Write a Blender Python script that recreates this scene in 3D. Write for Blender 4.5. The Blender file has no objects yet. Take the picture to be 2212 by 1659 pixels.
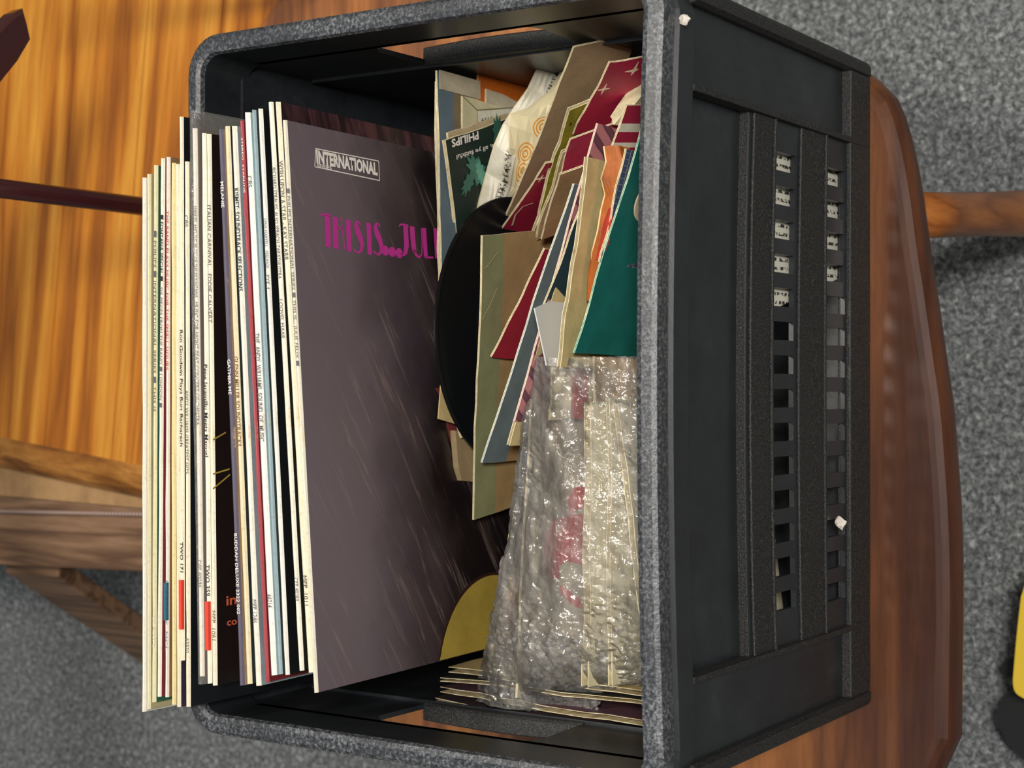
import bpy, bmesh, math, random
from mathutils import Vector, Matrix, noise
random.seed(7)
S = bpy.context.scene
COL = S.collection
# ------------------------------------------------------------------ camera, world, lights, exposure
FPX = 3509.0
CAM = Vector((0.0, -0.3765, 1.463))
RGT = Vector((0, -.8396, -.5433)).normalized()
FWD = Vector((0, .5433, -.8396)).normalized()
UPV = Vector((1, 0, 0))
cd = bpy.data.cameras.new('camera'); co = bpy.data.objects.new('camera', cd); COL.objects.link(co)
cd.sensor_fit = 'HORIZONTAL'; cd.sensor_width = 36.0; cd.lens = FPX / 2212 * 36.0
cd.clip_start = .02; cd.clip_end = 50
M = Matrix.Identity(4)
for i in range(3):
    M[i][0] = RGT[i]; M[i][1] = UPV[i]; M[i][2] = -FWD[i]; M[i][3] = CAM[i]
co.matrix_world = M
cd.dof.use_dof = True; cd.dof.focus_distance = .93; cd.dof.aperture_fstop = 13.0
S.camera = co
w = bpy.data.worlds.new('world'); S.world = w; w.use_nodes = True
bg = w.node_tree.nodes['Background']; bg.inputs[0].default_value = (.86, .93, 1.0, 1); bg.inputs[1].default_value = .28
def area(name, loc, target, size, power, col):
    l = bpy.data.lights.new(name, 'AREA'); l.shape = 'DISK'; l.size = size; l.energy = power; l.color = col
    o = bpy.data.objects.new(name, l); COL.objects.link(o); o.location = loc
    o.rotation_euler = (Vector(target) - Vector(loc)).to_track_quat('-Z', 'Y').to_euler(); return o
area('ceiling_lamp', (.42, .62, 2.5), (0, .25, .6), .26, 15, (1, .93, .82))
area('ceiling_lamp_near', (.25, -.95, 2.5), (0, .2, .6), .28, 36, (1, .95, .88))
vs = S.view_settings
vs.view_transform = 'Standard'; vs.look = 'None'; vs.gamma = 1; vs.use_curve_mapping = False; vs.exposure = .38

# ------------------------------------------------------------------ pixel helpers (photo frame 2212 x 1659)
def ray(px, py): return FWD * FPX + RGT * (px - 1106) - UPV * (py - 829.5)
def atz(px, py, z): d = ray(px, py); return CAM + d * ((z - CAM.z) / d.z)
def aty(px, py, y): d = ray(px, py); return CAM + d * ((y - CAM.y) / d.y)
def atx(px, py, x): d = ray(px, py); return CAM + d * ((x - CAM.x) / d.x)

# ------------------------------------------------------------------ materials
def lin(c):
    if isinstance(c, str): c = [int(c[i:i + 2], 16) / 255 for i in (0, 2, 4)]
    return tuple((v / 12.92 if v <= .04045 else ((v + .055) / 1.055) ** 2.4) for v in c) + (1,)
MC = {}
class NT:
    def __init__(s, name):
        s.m = bpy.data.materials.new(name); s.m.use_nodes = True; s.t = s.m.node_tree
        s.b = s.t.nodes['Principled BSDF']; s.out = s.t.nodes['Material Output']
    def n(s, typ, **kw):
        nd = s.t.nodes.new(typ)
        for k, v in kw.items():
            if k[0] == '_': nd.inputs[int(k[1:])].default_value = v
            elif k in nd.inputs: nd.inputs[k].default_value = v
            else: setattr(nd, k, v)
        return nd
    def l(s, a, b): s.t.links.new(a, b)
    def coord(s, kind='Object', scale=(1, 1, 1), rot=(0, 0, 0)):
        tc = s.n('ShaderNodeTexCoord'); mp = s.n('ShaderNodeMapping')
        mp.inputs['Scale'].default_value = scale; mp.inputs['Rotation'].default_value = rot
        if any(rot):
            mp.inputs['Rotation'].default_value = (0, 0, 0); m0 = s.n('ShaderNodeMapping'); m0.inputs['Rotation'].default_value = rot
            s.l(tc.outputs[kind], m0.inputs[0]); s.l(m0.outputs[0], mp.inputs[0])
        else: s.l(tc.outputs[kind], mp.inputs[0])
        return mp.outputs[0]
    def noise(s, vec, scale, detail=4, rough=.6, dist=0):
        nd = s.n('ShaderNodeTexNoise'); nd.inputs['Scale'].default_value = scale; nd.inputs['Detail'].default_value = detail
        nd.inputs['Roughness'].default_value = rough; nd.inputs['Distortion'].default_value = dist
        s.l(vec, nd.inputs['Vector']); return nd.outputs[0]
    def ramp(s, fac, stops, interp='LINEAR'):
        nd = s.n('ShaderNodeValToRGB'); r = nd.color_ramp; r.interpolation = interp
        while len(r.elements) < len(stops): r.elements.new(.5)
        for e, (p, c) in zip(r.elements, stops): e.position = p; e.color = c
        s.l(fac, nd.inputs[0]); return nd.outputs[0]
    def mix(s, fac, a, b, typ='MIX'):
        nd = s.n('ShaderNodeMixRGB', blend_type=typ)
        for i, v in enumerate((fac, a, b)):
            if hasattr(v, 'links'): s.l(v, nd.inputs[i])
            else: nd.inputs[i].default_value = v
        return nd.outputs[0]
    def bump(s, h, strength, dist=.001):
        nd = s.n('ShaderNodeBump'); nd.inputs['Strength'].default_value = strength; nd.inputs['Distance'].default_value = dist
        s.l(h, nd.inputs['Height']); s.l(nd.outputs[0], s.b.inputs['Normal'])
    def fin(s, col, rough=.5, spec=.5):
        if hasattr(col, 'links'): s.l(col, s.b.inputs['Base Color'])
        else: s.b.inputs['Base Color'].default_value = col
        s.b.inputs['Roughness'].default_value = rough; s.b.inputs['Specular IOR Level'].default_value = spec
        return s.m
W3 = (.75, .75, .75, 1); W4 = (1, 1, 1, 1)
def paper(c, rough=.62, var=.16, spec=.35):
    k = ('paper', str(c), rough, var)
    if k in MC: return MC[k]
    t = NT('printed_paper'); v = t.coord('Object')
    n1 = t.noise(v, 38, 5); n2 = t.noise(v, 420, 3)
    cc = lin(c); dk = tuple(x * (1 - var * 1.6) for x in cc[:3]) + (1,); li = tuple(min(1, x * (1 + var * .5)) for x in cc[:3]) + (1,)
    a = t.ramp(n1, [(.3, dk), (.6, li)])
    a = t.mix(.35, a, t.ramp(n2, [(.35, W3), (.65, W4)]), 'MULTIPLY')
    t.bump(n2, .15, .0004); MC[k] = t.fin(a, rough, spec); return MC[k]
def bands(stops, axis='v', rough=.6, var=.12):
    """paper printed in plain bands across the sleeve; stops = [(pos, colour)]"""
    k = ('bands', str(stops), axis, rough)
    if k in MC: return MC[k]
    t = NT('banded_paper'); tc = t.n('ShaderNodeTexCoord'); sp = t.n('ShaderNodeSeparateXYZ'); t.l(tc.outputs['UV'], sp.inputs[0])
    a = t.ramp(sp.outputs[1 if axis == 'v' else 0], [(p, lin(c)) for p, c in stops], 'CONSTANT')
    v = t.coord('Object'); n1 = t.noise(v, 45, 5); n2 = t.noise(v, 500, 3)
    a = t.mix(1, a, t.ramp(n1, [(.3, (1 - var * 2,) * 3 + (1,)), (.62, W4)]), 'MULTIPLY')
    t.bump(n2, .15, .0004); MC[k] = t.fin(a, rough, .35); return MC[k]
def plain(name, c, rough=.5, spec=.5, metal=0):
    k = (name, str(c), rough)
    if k in MC: return MC[k]
    t = NT(name); t.b.inputs['Metallic'].default_value = metal; MC[k] = t.fin(lin(c), rough, spec); return MC[k]
def worn_edge(c='CDBF98'):
    k = ('worn', c)
    if k in MC: return MC[k]
    t = NT('worn_paper_edge'); v = t.coord('Object'); n1 = t.noise(v, 120, 6, .7)
    a = t.ramp(n1, [(.3, lin('9A7E55')), (.42, lin(c)), (.7, lin('EADFC0'))]); MC[k] = t.fin(a, .75, .2); return MC[k]
def spine_mat(c, stain='B79A6B'):
    k = ('spine', c, stain)
    if k in MC: return MC[k]
    c = '%02X%02X%02X' % tuple(int(int(c[k:k + 2], 16) * .90) for k in (0, 2, 4)); t = NT('spine_card'); v = t.coord('Object', (1, 1, 1)); n1 = t.noise(v, 60, 6, .7); n2 = t.noise(v, 400, 4, .7)
    a = t.ramp(n1, [(.26, lin(stain)), (.40, lin(c)), (1, lin(c))])
    a = t.mix(.5, a, t.ramp(n2, [(.3, (.7, .66, .55, 1)), (.5, W4)]), 'MULTIPLY')
    MC[k] = t.fin(a, .6, .3); return MC[k]
def crate_mat(kind):
    k = ('crate', kind)
    if k in MC: return MC[k]
    t = NT('black_crate_plastic_' + kind); v = t.coord('Object')
    n1 = t.noise(v, 26, 6, .7); n2 = t.noise(v, 300, 4, .7); n3 = t.noise(v, 900, 2, .6)
    if kind == 'rim':
        n2 = t.noise(v, 480, 4, .75)
        a = t.ramp(n2, [(.36, lin('1A1C1F')), (.5, lin('44474B')), (.64, lin('888B8F'))])
        a = t.mix(t.ramp(n1, [(.35, (.2, .2, .2, 1)), (.65, (.75, .75, .75, 1))]), lin('2A2C30'), a)
        t.bump(n2, .4, .0008); rough = .27
    elif kind == 'rough':
        a = t.ramp(n3, [(.35, lin('101112')), (.62, lin('2E2E2D')), (.78, lin('5A5955'))]); t.bump(n3, .7, .0006); rough = .6
    else:
        a = t.ramp(n1, [(.3, lin('181A1E')), (.6, lin('23262A')), (.85, lin('36393D'))])
        d = t.ramp(n3, [(.70, (0, 0, 0, 1)), (.80, (.5, .5, .5, 1))]); a = t.mix(d, a, lin('77787A')); t.bump(n2, .12, .0004); rough = .34
    MC[k] = t.fin(a, rough, .45); return MC[k]
def wood(name, c1, c2, c3, scale=(3, 42, 42), rough=.28, spec=.5, rot=(0, 0, 0), fine=1.0, coat=0):
    t = NT(name); v = t.coord('Object', scale, rot)
    n1 = t.noise(v, 1.0, 3, .5, .35)
    wv = t.n('ShaderNodeMath', operation='MULTIPLY'); t.l(n1, wv.inputs[0]); wv.inputs[1].default_value = 7.0
    fr = t.n('ShaderNodeMath', operation='PINGPONG'); t.l(wv.outputs[0], fr.inputs[0]); fr.inputs[1].default_value = 1.0
    a = t.ramp(fr.outputs[0], [(.05, lin(c1)), (.55, lin(c2)), (.97, lin(c3))])
    v2 = t.coord('Object', tuple(s * 6 for s in scale), rot); n2 = t.noise(v2, 2.0, 5, .7)
    a = t.mix(.55 * fine, a, t.ramp(n2, [(.32, (.62, .52, .42, 1)), (.56, W4)]), 'MULTIPLY')
    t.bump(n2, .08, .0005); t.b.inputs['Coat Weight'].default_value = coat; t.b.inputs['Coat Roughness'].default_value = .12
    return t.fin(a, rough, spec)
def carpet_mat():
    t = NT('grey_flecked_carpet'); v = t.coord('Object', (1, 1, 1))
    n1 = t.noise(v, 190, 4, .75, .6); n2 = t.noise(v, 60, 3, .6); n3 = t.noise(v, 520, 3, .7)
    a = t.ramp(n1, [(.34, lin('4A4C4E')), (.48, lin('7C8082')), (.6, lin('ACB0B2')), (.72, lin('E0E3E3'))])
    a = t.mix(.5, a, t.ramp(n2, [(.3, (.6, .6, .6, 1)), (.7, W4)]), 'MULTIPLY')
    a = t.mix(.5, a, t.ramp(n3, [(.35, (.35, .35, .35, 1)), (.6, W4)]), 'MULTIPLY')
    t.bump(n1, .9, .004); return t.fin(a, .95, .1)

# ------------------------------------------------------------------ object helpers
def link(o, parent=None):
    COL.objects.link(o)
    if parent: o.parent = parent
    return o
def tag(o, label=None, cat=None, group=None, kind=None):
    if label: o['label'] = label
    if cat: o['category'] = cat
    if group: o['group'] = group
    if kind: o['kind'] = kind
    return o
def empty(name, loc): o = bpy.data.objects.new(name, None); o.location = loc; o.empty_display_size = .02; return link(o)
def mesh_obj(name, bm, mats, parent=None, matrix=None, smooth=False):
    me = bpy.data.meshes.new(name); bmesh.ops.recalc_face_normals(bm, faces=bm.faces[:]) ; bm.to_mesh(me); bm.free()
    for m in (mats if isinstance(mats, (list, tuple)) else [mats]): me.materials.append(m)
    if smooth:
        for p in me.polygons: p.use_smooth = True
    o = bpy.data.objects.new(name, me); link(o, parent)
    if parent is not None and matrix is None: o.matrix_parent_inverse = Matrix.Translation(-parent.location) if parent.type == 'EMPTY' else Matrix.Identity(4)
    if matrix is not None:
        if parent is None: o.matrix_world = matrix
        else: o.matrix_local = matrix
    return o
def box(bm, x0, x1, y0, y1, z0, z1, nx=1, mi=0, f=None):
    rows = []
    for i in range(nx + 1):
        x = x0 + (x1 - x0) * i / nx; r = []
        for (y, z) in ((y0, z0), (y1, z0), (y1, z1), (y0, z1)):
            p = Vector((x, y, z)); r.append(bm.verts.new(f(p) if f else p))
        rows.append(r)
    fs = []
    for a, b in zip(rows, rows[1:]):
        for k in range(4): fs.append(bm.faces.new((a[k], a[(k + 1) % 4], b[(k + 1) % 4], b[k])))
    fs.append(bm.faces.new(rows[0][::-1])); fs.append(bm.faces.new(rows[-1]))
    for q in fs: q.material_index = mi
    return fs
def loft(bm, rings, closed_ring=True, cap=True, mi=0, closed_path=False):
    vr = [[bm.verts.new(p) for p in r] for r in rings]; n = len(vr[0])
    pairs = list(zip(vr, vr[1:])) + ([(vr[-1], vr[0])] if closed_path else [])
    for a, b in pairs:
        for k in range(n if closed_ring else n - 1):
            q = bm.faces.new((a[k], a[(k + 1) % n], b[(k + 1) % n], b[k])); q.material_index = mi
    if cap and closed_ring and not closed_path:
        bm.faces.new(vr[0][::-1]).material_index = mi; bm.faces.new(vr[-1]).material_index = mi
    return vr
def tube(bm, pts, rad, seg=12, mi=0):
    pts = [Vector(p) for p in pts]; rings = []
    for i, p in enumerate(pts):
        d = (pts[min(i + 1, len(pts) - 1)] - pts[max(i - 1, 0)]).normalized()
        a = d.cross(Vector((0, 0, 1)) if abs(d.z) < .9 else Vector((1, 0, 0))).normalized(); b = d.cross(a)
        r = rad[i] if isinstance(rad, (list, tuple)) else rad
        rings.append([p + a * r * math.cos(2 * math.pi * k / seg) + b * r * math.sin(2 * math.pi * k / seg) for k in range(seg)])
    loft(bm, rings, mi=mi)
def plate(bm, outer, holes, mapf, t, mi=0):
    """flat plate with holes: 2-D loops -> mapf(u, v, w), thickness t along w"""
    tmp = bmesh.new(); loops = []
    for lp in [outer] + holes:
        vv = [tmp.verts.new((u, v, 0)) for u, v in lp]; loops.append(vv)
        for a, b in zip(vv, vv[1:] + vv[:1]): tmp.edges.new((a, b))
    bmesh.ops.triangle_fill(tmp, use_beauty=True, use_dissolve=False, edges=tmp.edges[:], normal=(0, 0, 1))
    tmp.verts.index_update(); co2 = [v.co.copy() for v in tmp.verts]
    A = [bm.verts.new(mapf(c.x, c.y, 0)) for c in co2]; B = [bm.verts.new(mapf(c.x, c.y, t)) for c in co2]
    for fc in tmp.faces:
        ids = [v.index for v in fc.verts]
        bm.faces.new([A[i] for i in ids]).material_index = mi; bm.faces.new([B[i] for i in ids[::-1]]).material_index = mi
    for vv in loops:
        ids = [v.index for v in vv]
        for a, b in zip(ids, ids[1:] + ids[:1]): bm.faces.new((A[a], A[b], B[b], B[a])).material_index = mi
    tmp.free()
def bevel(o, w=.002, seg=2):
    m = o.modifiers.new('bevel', 'BEVEL'); m.width = w; m.segments = seg; m.limit_method = 'ANGLE'; m.angle_limit = math.radians(40); return o
_tc = {}
def text_mesh(s, bold=0.0):
    if (s, bold) in _tc: return _tc[(s, bold)]
    c = bpy.data.curves.new('lettering', 'FONT'); c.body = s; c.size = 1; c.resolution_u = 2; c.offset = bold; c.fill_mode = 'FRONT'
    o = bpy.data.objects.new('lettering', c); COL.objects.link(o)
    dg = bpy.context.evaluated_depsgraph_get(); me = bpy.data.meshes.new_from_object(o.evaluated_get(dg))
    COL.objects.unlink(o); bpy.data.objects.remove(o); me.name = 'lettering'
    xs = [v.co.x for v in me.vertices] or [0, 1]; ys = [v.co.y for v in me.vertices] or [0, 1]
    _tc[(s, bold)] = (me, min(xs), max(xs), min(ys), max(ys)); return _tc[(s, bold)]
def lettering(s, origin, xdir, ydir, length, height, material, parent, bold=0.0, name='lettering', center=False):
    """flat print: baseline starts at origin, runs `length` along xdir, capitals `height` tall along ydir"""
    me, x0, x1, y0, y1 = text_mesh(s, bold); me = me.copy(); sx = length / (x1 - x0); sy = height / .72
    xd = Vector(xdir).normalized(); yd = Vector(ydir).normalized(); zd = xd.cross(yd)
    for v in me.vertices:
        p = Vector(origin) + xd * ((v.co.x - x0) * sx) + yd * (v.co.y * sy) + zd * 0; v.co = p
    me.materials.clear(); me.materials.append(material)
    o = bpy.data.objects.new(name, me); link(o, parent); return o
def frame_matrix(o, e1, e2):
    e1 = e1.normalized(); n = e1.cross(e2).normalized(); e2 = n.cross(e1)
    m = Matrix.Identity(4)
    for i in range(3): m[i][0] = e1[i]; m[i][1] = e2[i]; m[i][2] = n[i]; m[i][3] = o[i]
    return m
def local_px(m, px, py):
    """pixel -> local (x, y) on the z = 0 plane of matrix m"""
    o = m.to_translation(); n = m.col[2].to_3d(); d = ray(px, py); t = (o - CAM).dot(n) / d.dot(n)
    return m.inverted() @ (CAM + d * t)
def poly_part(name, pts, z, material, parent, t=.0003):
    bm = bmesh.new(); a = [bm.verts.new((x, y, z)) for x, y in pts]; b = [bm.verts.new((x, y, z - t)) for x, y in pts]
    bm.faces.new(a); bm.faces.new(b[::-1])
    for i in range(len(a)): j = (i + 1) % len(a); bm.faces.new((a[i], a[j], b[j], b[i]))
    return mesh_obj(name, bm, material, parent, Matrix.Identity(4))

# ================================================================== SETTING
SEAT = .45; RIM = .741; FLOOR = .466
bm = bmesh.new(); box(bm, -2.6, 2.6, -2.0, 3.2, -.05, 0)
tag(mesh_obj('floor', bm, carpet_mat()), 'grey flecked carpet floor under the chair and table', 'carpet', kind='structure')

wallm = paper('B9B4A8', .8, .05)
for nm, b in (('wall_far', (-2.6, 2.6, 3.2, 3.3)), ('wall_near', (-2.6, 2.6, -2.1, -2.0)), ('wall_left', (-2.7, -2.6, -2.1, 3.3)), ('wall_right', (2.6, 2.7, -2.1, 3.3))):
    bm = bmesh.new(); box(bm, *b, -.05, 2.7); tag(mesh_obj(nm, bm, wallm), 'plain pale painted room wall', 'wall', kind='structure')

# ------------------------------------------------------------------ pine coffee table
TZ = .42
pine = wood('golden_pine', 'D09034', 'BE7622', '945416', (1.3, 20, 20), .34, .4, coat=.15)
pine2 = wood('pine_end_grain', 'B07838', '8E5A24', '6B4018', (30, 8, 30), .35, .4)
c0 = atz(0, 985, TZ); c1 = atz(310, 1050, TZ)
ed = (c0 - c1).normalized()                      # along the end edge, away from the viewer
lo = Vector((ed.y, -ed.x, 0))                    # along the boards, to +X
k = (.556 - c1.y) / ed.y; corner = c1 + ed * k
tb = empty('coffee_table', (corner.x, corner.y, 0)); tag(tb, 'low golden pine table behind the chair', 'table')
TM = Matrix.Identity(4)
for i in range(3): TM[i][0] = lo[i]; TM[i][1] = ed[i]; TM[i][3] = (corner.x, corner.y, 0)[i]
nb = 8; bw = .09
for i in range(nb):
    bm = bmesh.new(); off = random.uniform(-3, 3)
    box(bm, .018, 1.1, i * bw + .0004, (i + 1) * bw - .0004, TZ - .028, TZ, 4)
    o = mesh_obj('plank', bm, pine, tb, Matrix.Translation((-corner.x, -corner.y, 0)) @ TM); o.matrix_parent_inverse = Matrix.Identity(4)
    o.matrix_local = Matrix.Translation((-corner.x, -corner.y, 0)) @ TM @ Matrix.Translation((off * 0, 0, 0))
bm = bmesh.new(); rings = []
for y in [0, nb * bw]:
    pr = [(.018, TZ), (.010, TZ - .0005), (.002, TZ - .003), (-.008, TZ - .009), (-.014, TZ - .017), (-.016, TZ - .026), (-.012, TZ - .034), (.018, TZ - .034)]
    rings.append([Vector((x, y, z)) for x, z in pr])
loft(bm, rings); mesh_obj('bullnose_edge', bm, pine2, tb, Matrix.Translation((-corner.x, -corner.y, 0)) @ TM, smooth=False)
for lx, ly in ((.17, .05), (1.04, .05), (.17, .66), (1.04, .66)):
    bm = bmesh.new(); box(bm, lx - .03, lx + .03, ly - .03, ly + .03, 0, TZ - .028)
    bevel(mesh_obj('leg', bm, pine, tb, Matrix.Translation((-corner.x, -corner.y, 0)) @ TM), .004)

# ------------------------------------------------------------------ brown folding stand beside the table
brown = wood('brown_stained_wood', '8C6E55', '7A5D46', '5E4534', (40, 3, 40), .45, .35)
st = empty('wooden_stand', (-.15, .9, 0)); tag(st, 'brown wooden stand with bead trim beside the pine table', 'stand')
def SB(name, bm, m=brown, bv=.002):
    o = mesh_obj(name, bm, m, st); return bevel(o, bv) if bv else o
skew = lambda p: Vector((p.x + (p.y - .9) * -.028, p.y, p.z))
bm = bmesh.new(); box(bm, -.181, -.124, .60, 1.35, .315, .368, f=skew); SB('side_rail', bm)
bm = bmesh.new(); box(bm, -.128, -.03, .62, 1.3, .369, .376, f=skew); SB('slat', bm, bv=.001)
bm = bmesh.new(); box(bm, -.112, -.03, .62, 1.3, .3765, .382, f=lambda p: skew(p) + Vector(((p.y - .9) * .05, 0, 0))); SB('slat', bm, paper('A8845A', .5), bv=.001)
bm = bmesh.new()
for i in range(150):
    p = skew(Vector((-.126, .62 + i * .0045, .3795)))
    bmesh.ops.create_icosphere(bm, subdivisions=1, radius=.0021, matrix=Matrix.Translation(p))
SB('bead_trim', bm, plain('bead_metal', 'A9938A', .4), bv=0)
bm = bmesh.new()
p0 = atz(73, 1222, .335); p1 = atz(301, 1380, .15); dr = (p1 - p0); p2 = p0 + dr * (.335 / (.335 - .15)) * .999
hw = .040
a = []
for p in (p0 - dr * .02, p2):
    a.append([p + Vector((-.011, -hw, 0)), p + Vector((.011, -hw, 0)), p + Vector((.011, hw, 0)), p + Vector((-.011, hw, 0))])
loft(bm, a); SB('leg', bm)
bm = bmesh.new(); box(bm, -.205, -.06, .70, .735, .27, .315, f=skew); SB('cross_rail', bm)
bm = bmesh.new(); box(bm, -.06, -.03, 1.2, 1.25, 0, .3688, f=skew); SB('leg', bm)
bm = bmesh.new(); box(bm, -.06, -.03, .70, .735, 0, .3688, f=skew); SB('leg', bm)

# ------------------------------------------------------------------ chair
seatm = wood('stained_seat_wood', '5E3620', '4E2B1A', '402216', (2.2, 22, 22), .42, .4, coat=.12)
def shade_front(m, c):      # shade along the front edge painted into the wood colour, orange behind it
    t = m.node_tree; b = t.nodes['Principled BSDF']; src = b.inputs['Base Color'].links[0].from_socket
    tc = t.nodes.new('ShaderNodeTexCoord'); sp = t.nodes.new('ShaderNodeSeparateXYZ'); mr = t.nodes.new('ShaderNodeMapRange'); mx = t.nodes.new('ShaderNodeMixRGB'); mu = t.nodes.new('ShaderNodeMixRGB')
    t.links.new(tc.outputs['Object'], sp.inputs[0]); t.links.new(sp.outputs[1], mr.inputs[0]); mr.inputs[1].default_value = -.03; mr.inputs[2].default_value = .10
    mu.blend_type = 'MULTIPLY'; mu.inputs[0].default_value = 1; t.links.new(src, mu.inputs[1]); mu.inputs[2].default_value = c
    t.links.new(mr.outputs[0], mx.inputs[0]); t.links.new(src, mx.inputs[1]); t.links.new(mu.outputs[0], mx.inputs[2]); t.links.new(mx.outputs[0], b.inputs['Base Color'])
shade_front(seatm, (3.4, 3.9, 2.8, 1))
legm = wood('orange_turned_wood', 'A8672F', '985A28', '834A1E', (30, 30, 4), .35, .4)
darkm = plain('dark_mahogany_gloss', '3A1A1C', .2, .5)
ch = empty('chair', (0, .25, 0)); tag(ch, 'wooden chair with brown seat carrying the black crate', 'chair')
nearpx = [(1893, 210), (1918, 270), (1945, 393), (1965, 551), (1976, 615), (1999, 777), (2015, 885), (2022, 981), (2032, 1116), (2036, 1290), (2034, 1405), (2030, 1659)]
top = [atz(x, y, SEAT).to_2d() for x, y in nearpx]
top += [Vector(p) for p in ((-.272, 0.0), (-.287, .05), (-.292, .14), (-.288, .25), (-.276, .36), (-.25, .45), (-.17, .525), (-.05, .545), (.1, .545), (.25, .54), (.31, .52), (.332, .46), (.328, .37), (.305, .27), (.275, .17), (.24, .085), (.212, .03))]
def smooth_loop(pts, it=1):
    for _ in range(it):
        q = []
        for i, p in enumerate(pts):
            n = pts[(i + 1) % len(pts)]; q += [p * .75 + n * .25, p * .25 + n * .75]
        pts = q
    return pts
top = smooth_loop(top, 1)
def off_loop(pts, d):
    out = []
    for i, p in enumerate(pts):
        t = (pts[(i + 1) % len(pts)] - pts[i - 1]).normalized(); out.append(p + Vector((t.y, -t.x)) * d)
    return out
area2 = sum(a.x * b.y - b.x * a.y for a, b in zip(top, top[1:] + top[:1])); sg = 1 if area2 > 0 else -1
bm = bmesh.new(); rings = []
for d, z in ((-.004, SEAT), (0, SEAT - .0005), (.004, SEAT - .003), (.0075, SEAT - .009), (.0085, SEAT - .016), (.006, SEAT - .026), (-.004, SEAT - .036), (-.02, SEAT - .04)):
    rings.append([Vector((p.x, p.y, z)) for p in off_loop(top, d * sg)])
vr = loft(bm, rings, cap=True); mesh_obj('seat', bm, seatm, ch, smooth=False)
for (x0, y0, x1, y1) in ((.112, -.012, .150, -.022), (-.265, .12, -.33, .16), (.19, .42, .24, .52), (-.17, .40, -.22, .50)):
    bm = bmesh.new(); P = []; R = []
    for s, r in ((0, .0155), (.15, .0158), (.4, .0165), (.6, .0185), (.8, .016), (1, .0125)):
        P.append((x0 + (x1 - x0) * s, y0 + (y1 - y0) * s, (SEAT - .036) * (1 - s))); R.append(r)
    tube(bm, P, R, 16); mesh_obj('leg', bm, legm, ch, smooth=True)
q1 = aty(310, 446, .512); q2 = aty(0, 407, .522); dq = q2 - q1
base = q1 + dq * ((SEAT - .004 - q1.z) / dq.z); tp = q1 + dq * ((.80 - q1.z) / dq.z)
bm = bmesh.new(); tube(bm, [base, base.lerp(tp, .5), tp], [.0068, .0069, .0066], 16); mesh_obj('spindle', bm, darkm, ch, smooth=True)
bm = bmesh.new(); tube(bm, [(.320, .46, SEAT - .004), (.318, .53, .76)], .0068, 14); mesh_obj('spindle', bm, darkm, ch, smooth=True)
# crest rail: a carved bar whose pointed end shows at the upper left of the picture
lobe = [(38, 20), (18, 30), (0, 46), (-40, 90), (-95, 110), (-95, 300), (-40, 215), (0, 165), (22, 138), (42, 104), (54, 84), (47, 52)]
pts = [aty(x, y, .532) for x, y in lobe]; bm = bmesh.new()
ctr = sum(pts, Vector()) / len(pts)
loft(bm, [[ctr + (p - ctr) * .86 + Vector((0, -.009, 0)) for p in pts], [p + Vector((0, -.005, 0)) for p in pts], [p + Vector((0, .005, 0)) for p in pts], [ctr + (p - ctr) * .86 + Vector((0, .009, 0)) for p in pts]])
mesh_obj('crest_rail_end', bm, darkm, ch)
e0 = aty(-80, 205, .532)
bm = bmesh.new(); tube(bm, [e0, Vector((.15, .53, .80)), Vector((0, .535, .815)), Vector((-.15, .53, .81)), Vector((-.30, .505, .80))], [.022, .022, .021, .021, .018], 12); mesh_obj('crest_rail', bm, darkm, ch, smooth=True)

# ------------------------------------------------------------------ yellow tool with black feet on the carpet, right edge
yt = empty('tool_case', (-.22, 0, 0)); tag(yt, 'yellow plastic case with black rounded feet on the carpet', 'case')
def pad(bm, poly, z0, z1, bv):
    loft(bm, [[Vector((p.x, p.y, z)) + (Vector((sum(q.x for q in poly) / len(poly), sum(q.y for q in poly) / len(poly), z)) - Vector((p.x, p.y, z))) * k for p in poly] for z, k in ((z0, .04), (z0 + bv, 0), (z1 - bv, 0), (z1, .06))])
yp = smooth_loop([atz(x, y, .10).to_2d() for x, y in ((2208, 1230), (2192, 1370), (2186, 1440), (2182, 1490), (2196, 1512), (2250, 1530), (2420, 1560), (2440, 1220), (2300, 1215))], 2)
bm = bmesh.new(); pad(bm, yp, .03, .10, .012); mesh_obj('body', bm, plain('yellow_plastic', 'E8C53A', .4), yt, smooth=False)
bp = smooth_loop([atz(x, y, .045).to_2d() for x, y in ((2212, 1490), (2170, 1500), (2146, 1530), (2152, 1575), (2200, 1640), (2290, 1700), (2330, 1600))], 2)
bm = bmesh.new(); pad(bm, bp, 0, .045, .012); mesh_obj('foot', bm, plain('black_rubber', '0C0C0E', .5), yt)
bp = smooth_loop([atz(x, y, .035).to_2d() for x, y in ((2200, 1415), (2168, 1425), (2158, 1445), (2172, 1465), (2230, 1470), (2260, 1430))], 2)
bm = bmesh.new(); pad(bm, bp, 0, .035, .008); mesh_obj('foot', bm, plain('black_rubber', '0C0C0E', .5), yt)

# ================================================================== CRATE
HX = .211; LY = .327
cr = empty('plastic_crate', (0, LY / 2, SEAT)); tag(cr, 'black plastic crate full of records standing on the chair', 'crate')
def sm(t): t = max(0, min(1, t)); return t * t * (3 - 2 * t)
def bown(p): return Vector((p.x, p.y + .0045 * max(0, 1 - (p.x / .2) ** 2) * sm((p.z - SEAT) / .16), p.z))
def bowf(p): return Vector((p.x, p.y + .011 * sm((.165 - abs(p.x + .03)) / .07) * sm((p.z - SEAT) / .25), p.z))
def CP(name, bm, kind='smooth', bv=.0012, sm_=False, par=None):
    o = mesh_obj(name, bm, [crate_mat(kind)], par or cr, smooth=sm_); return bevel(o, bv, 2) if bv else o
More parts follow.
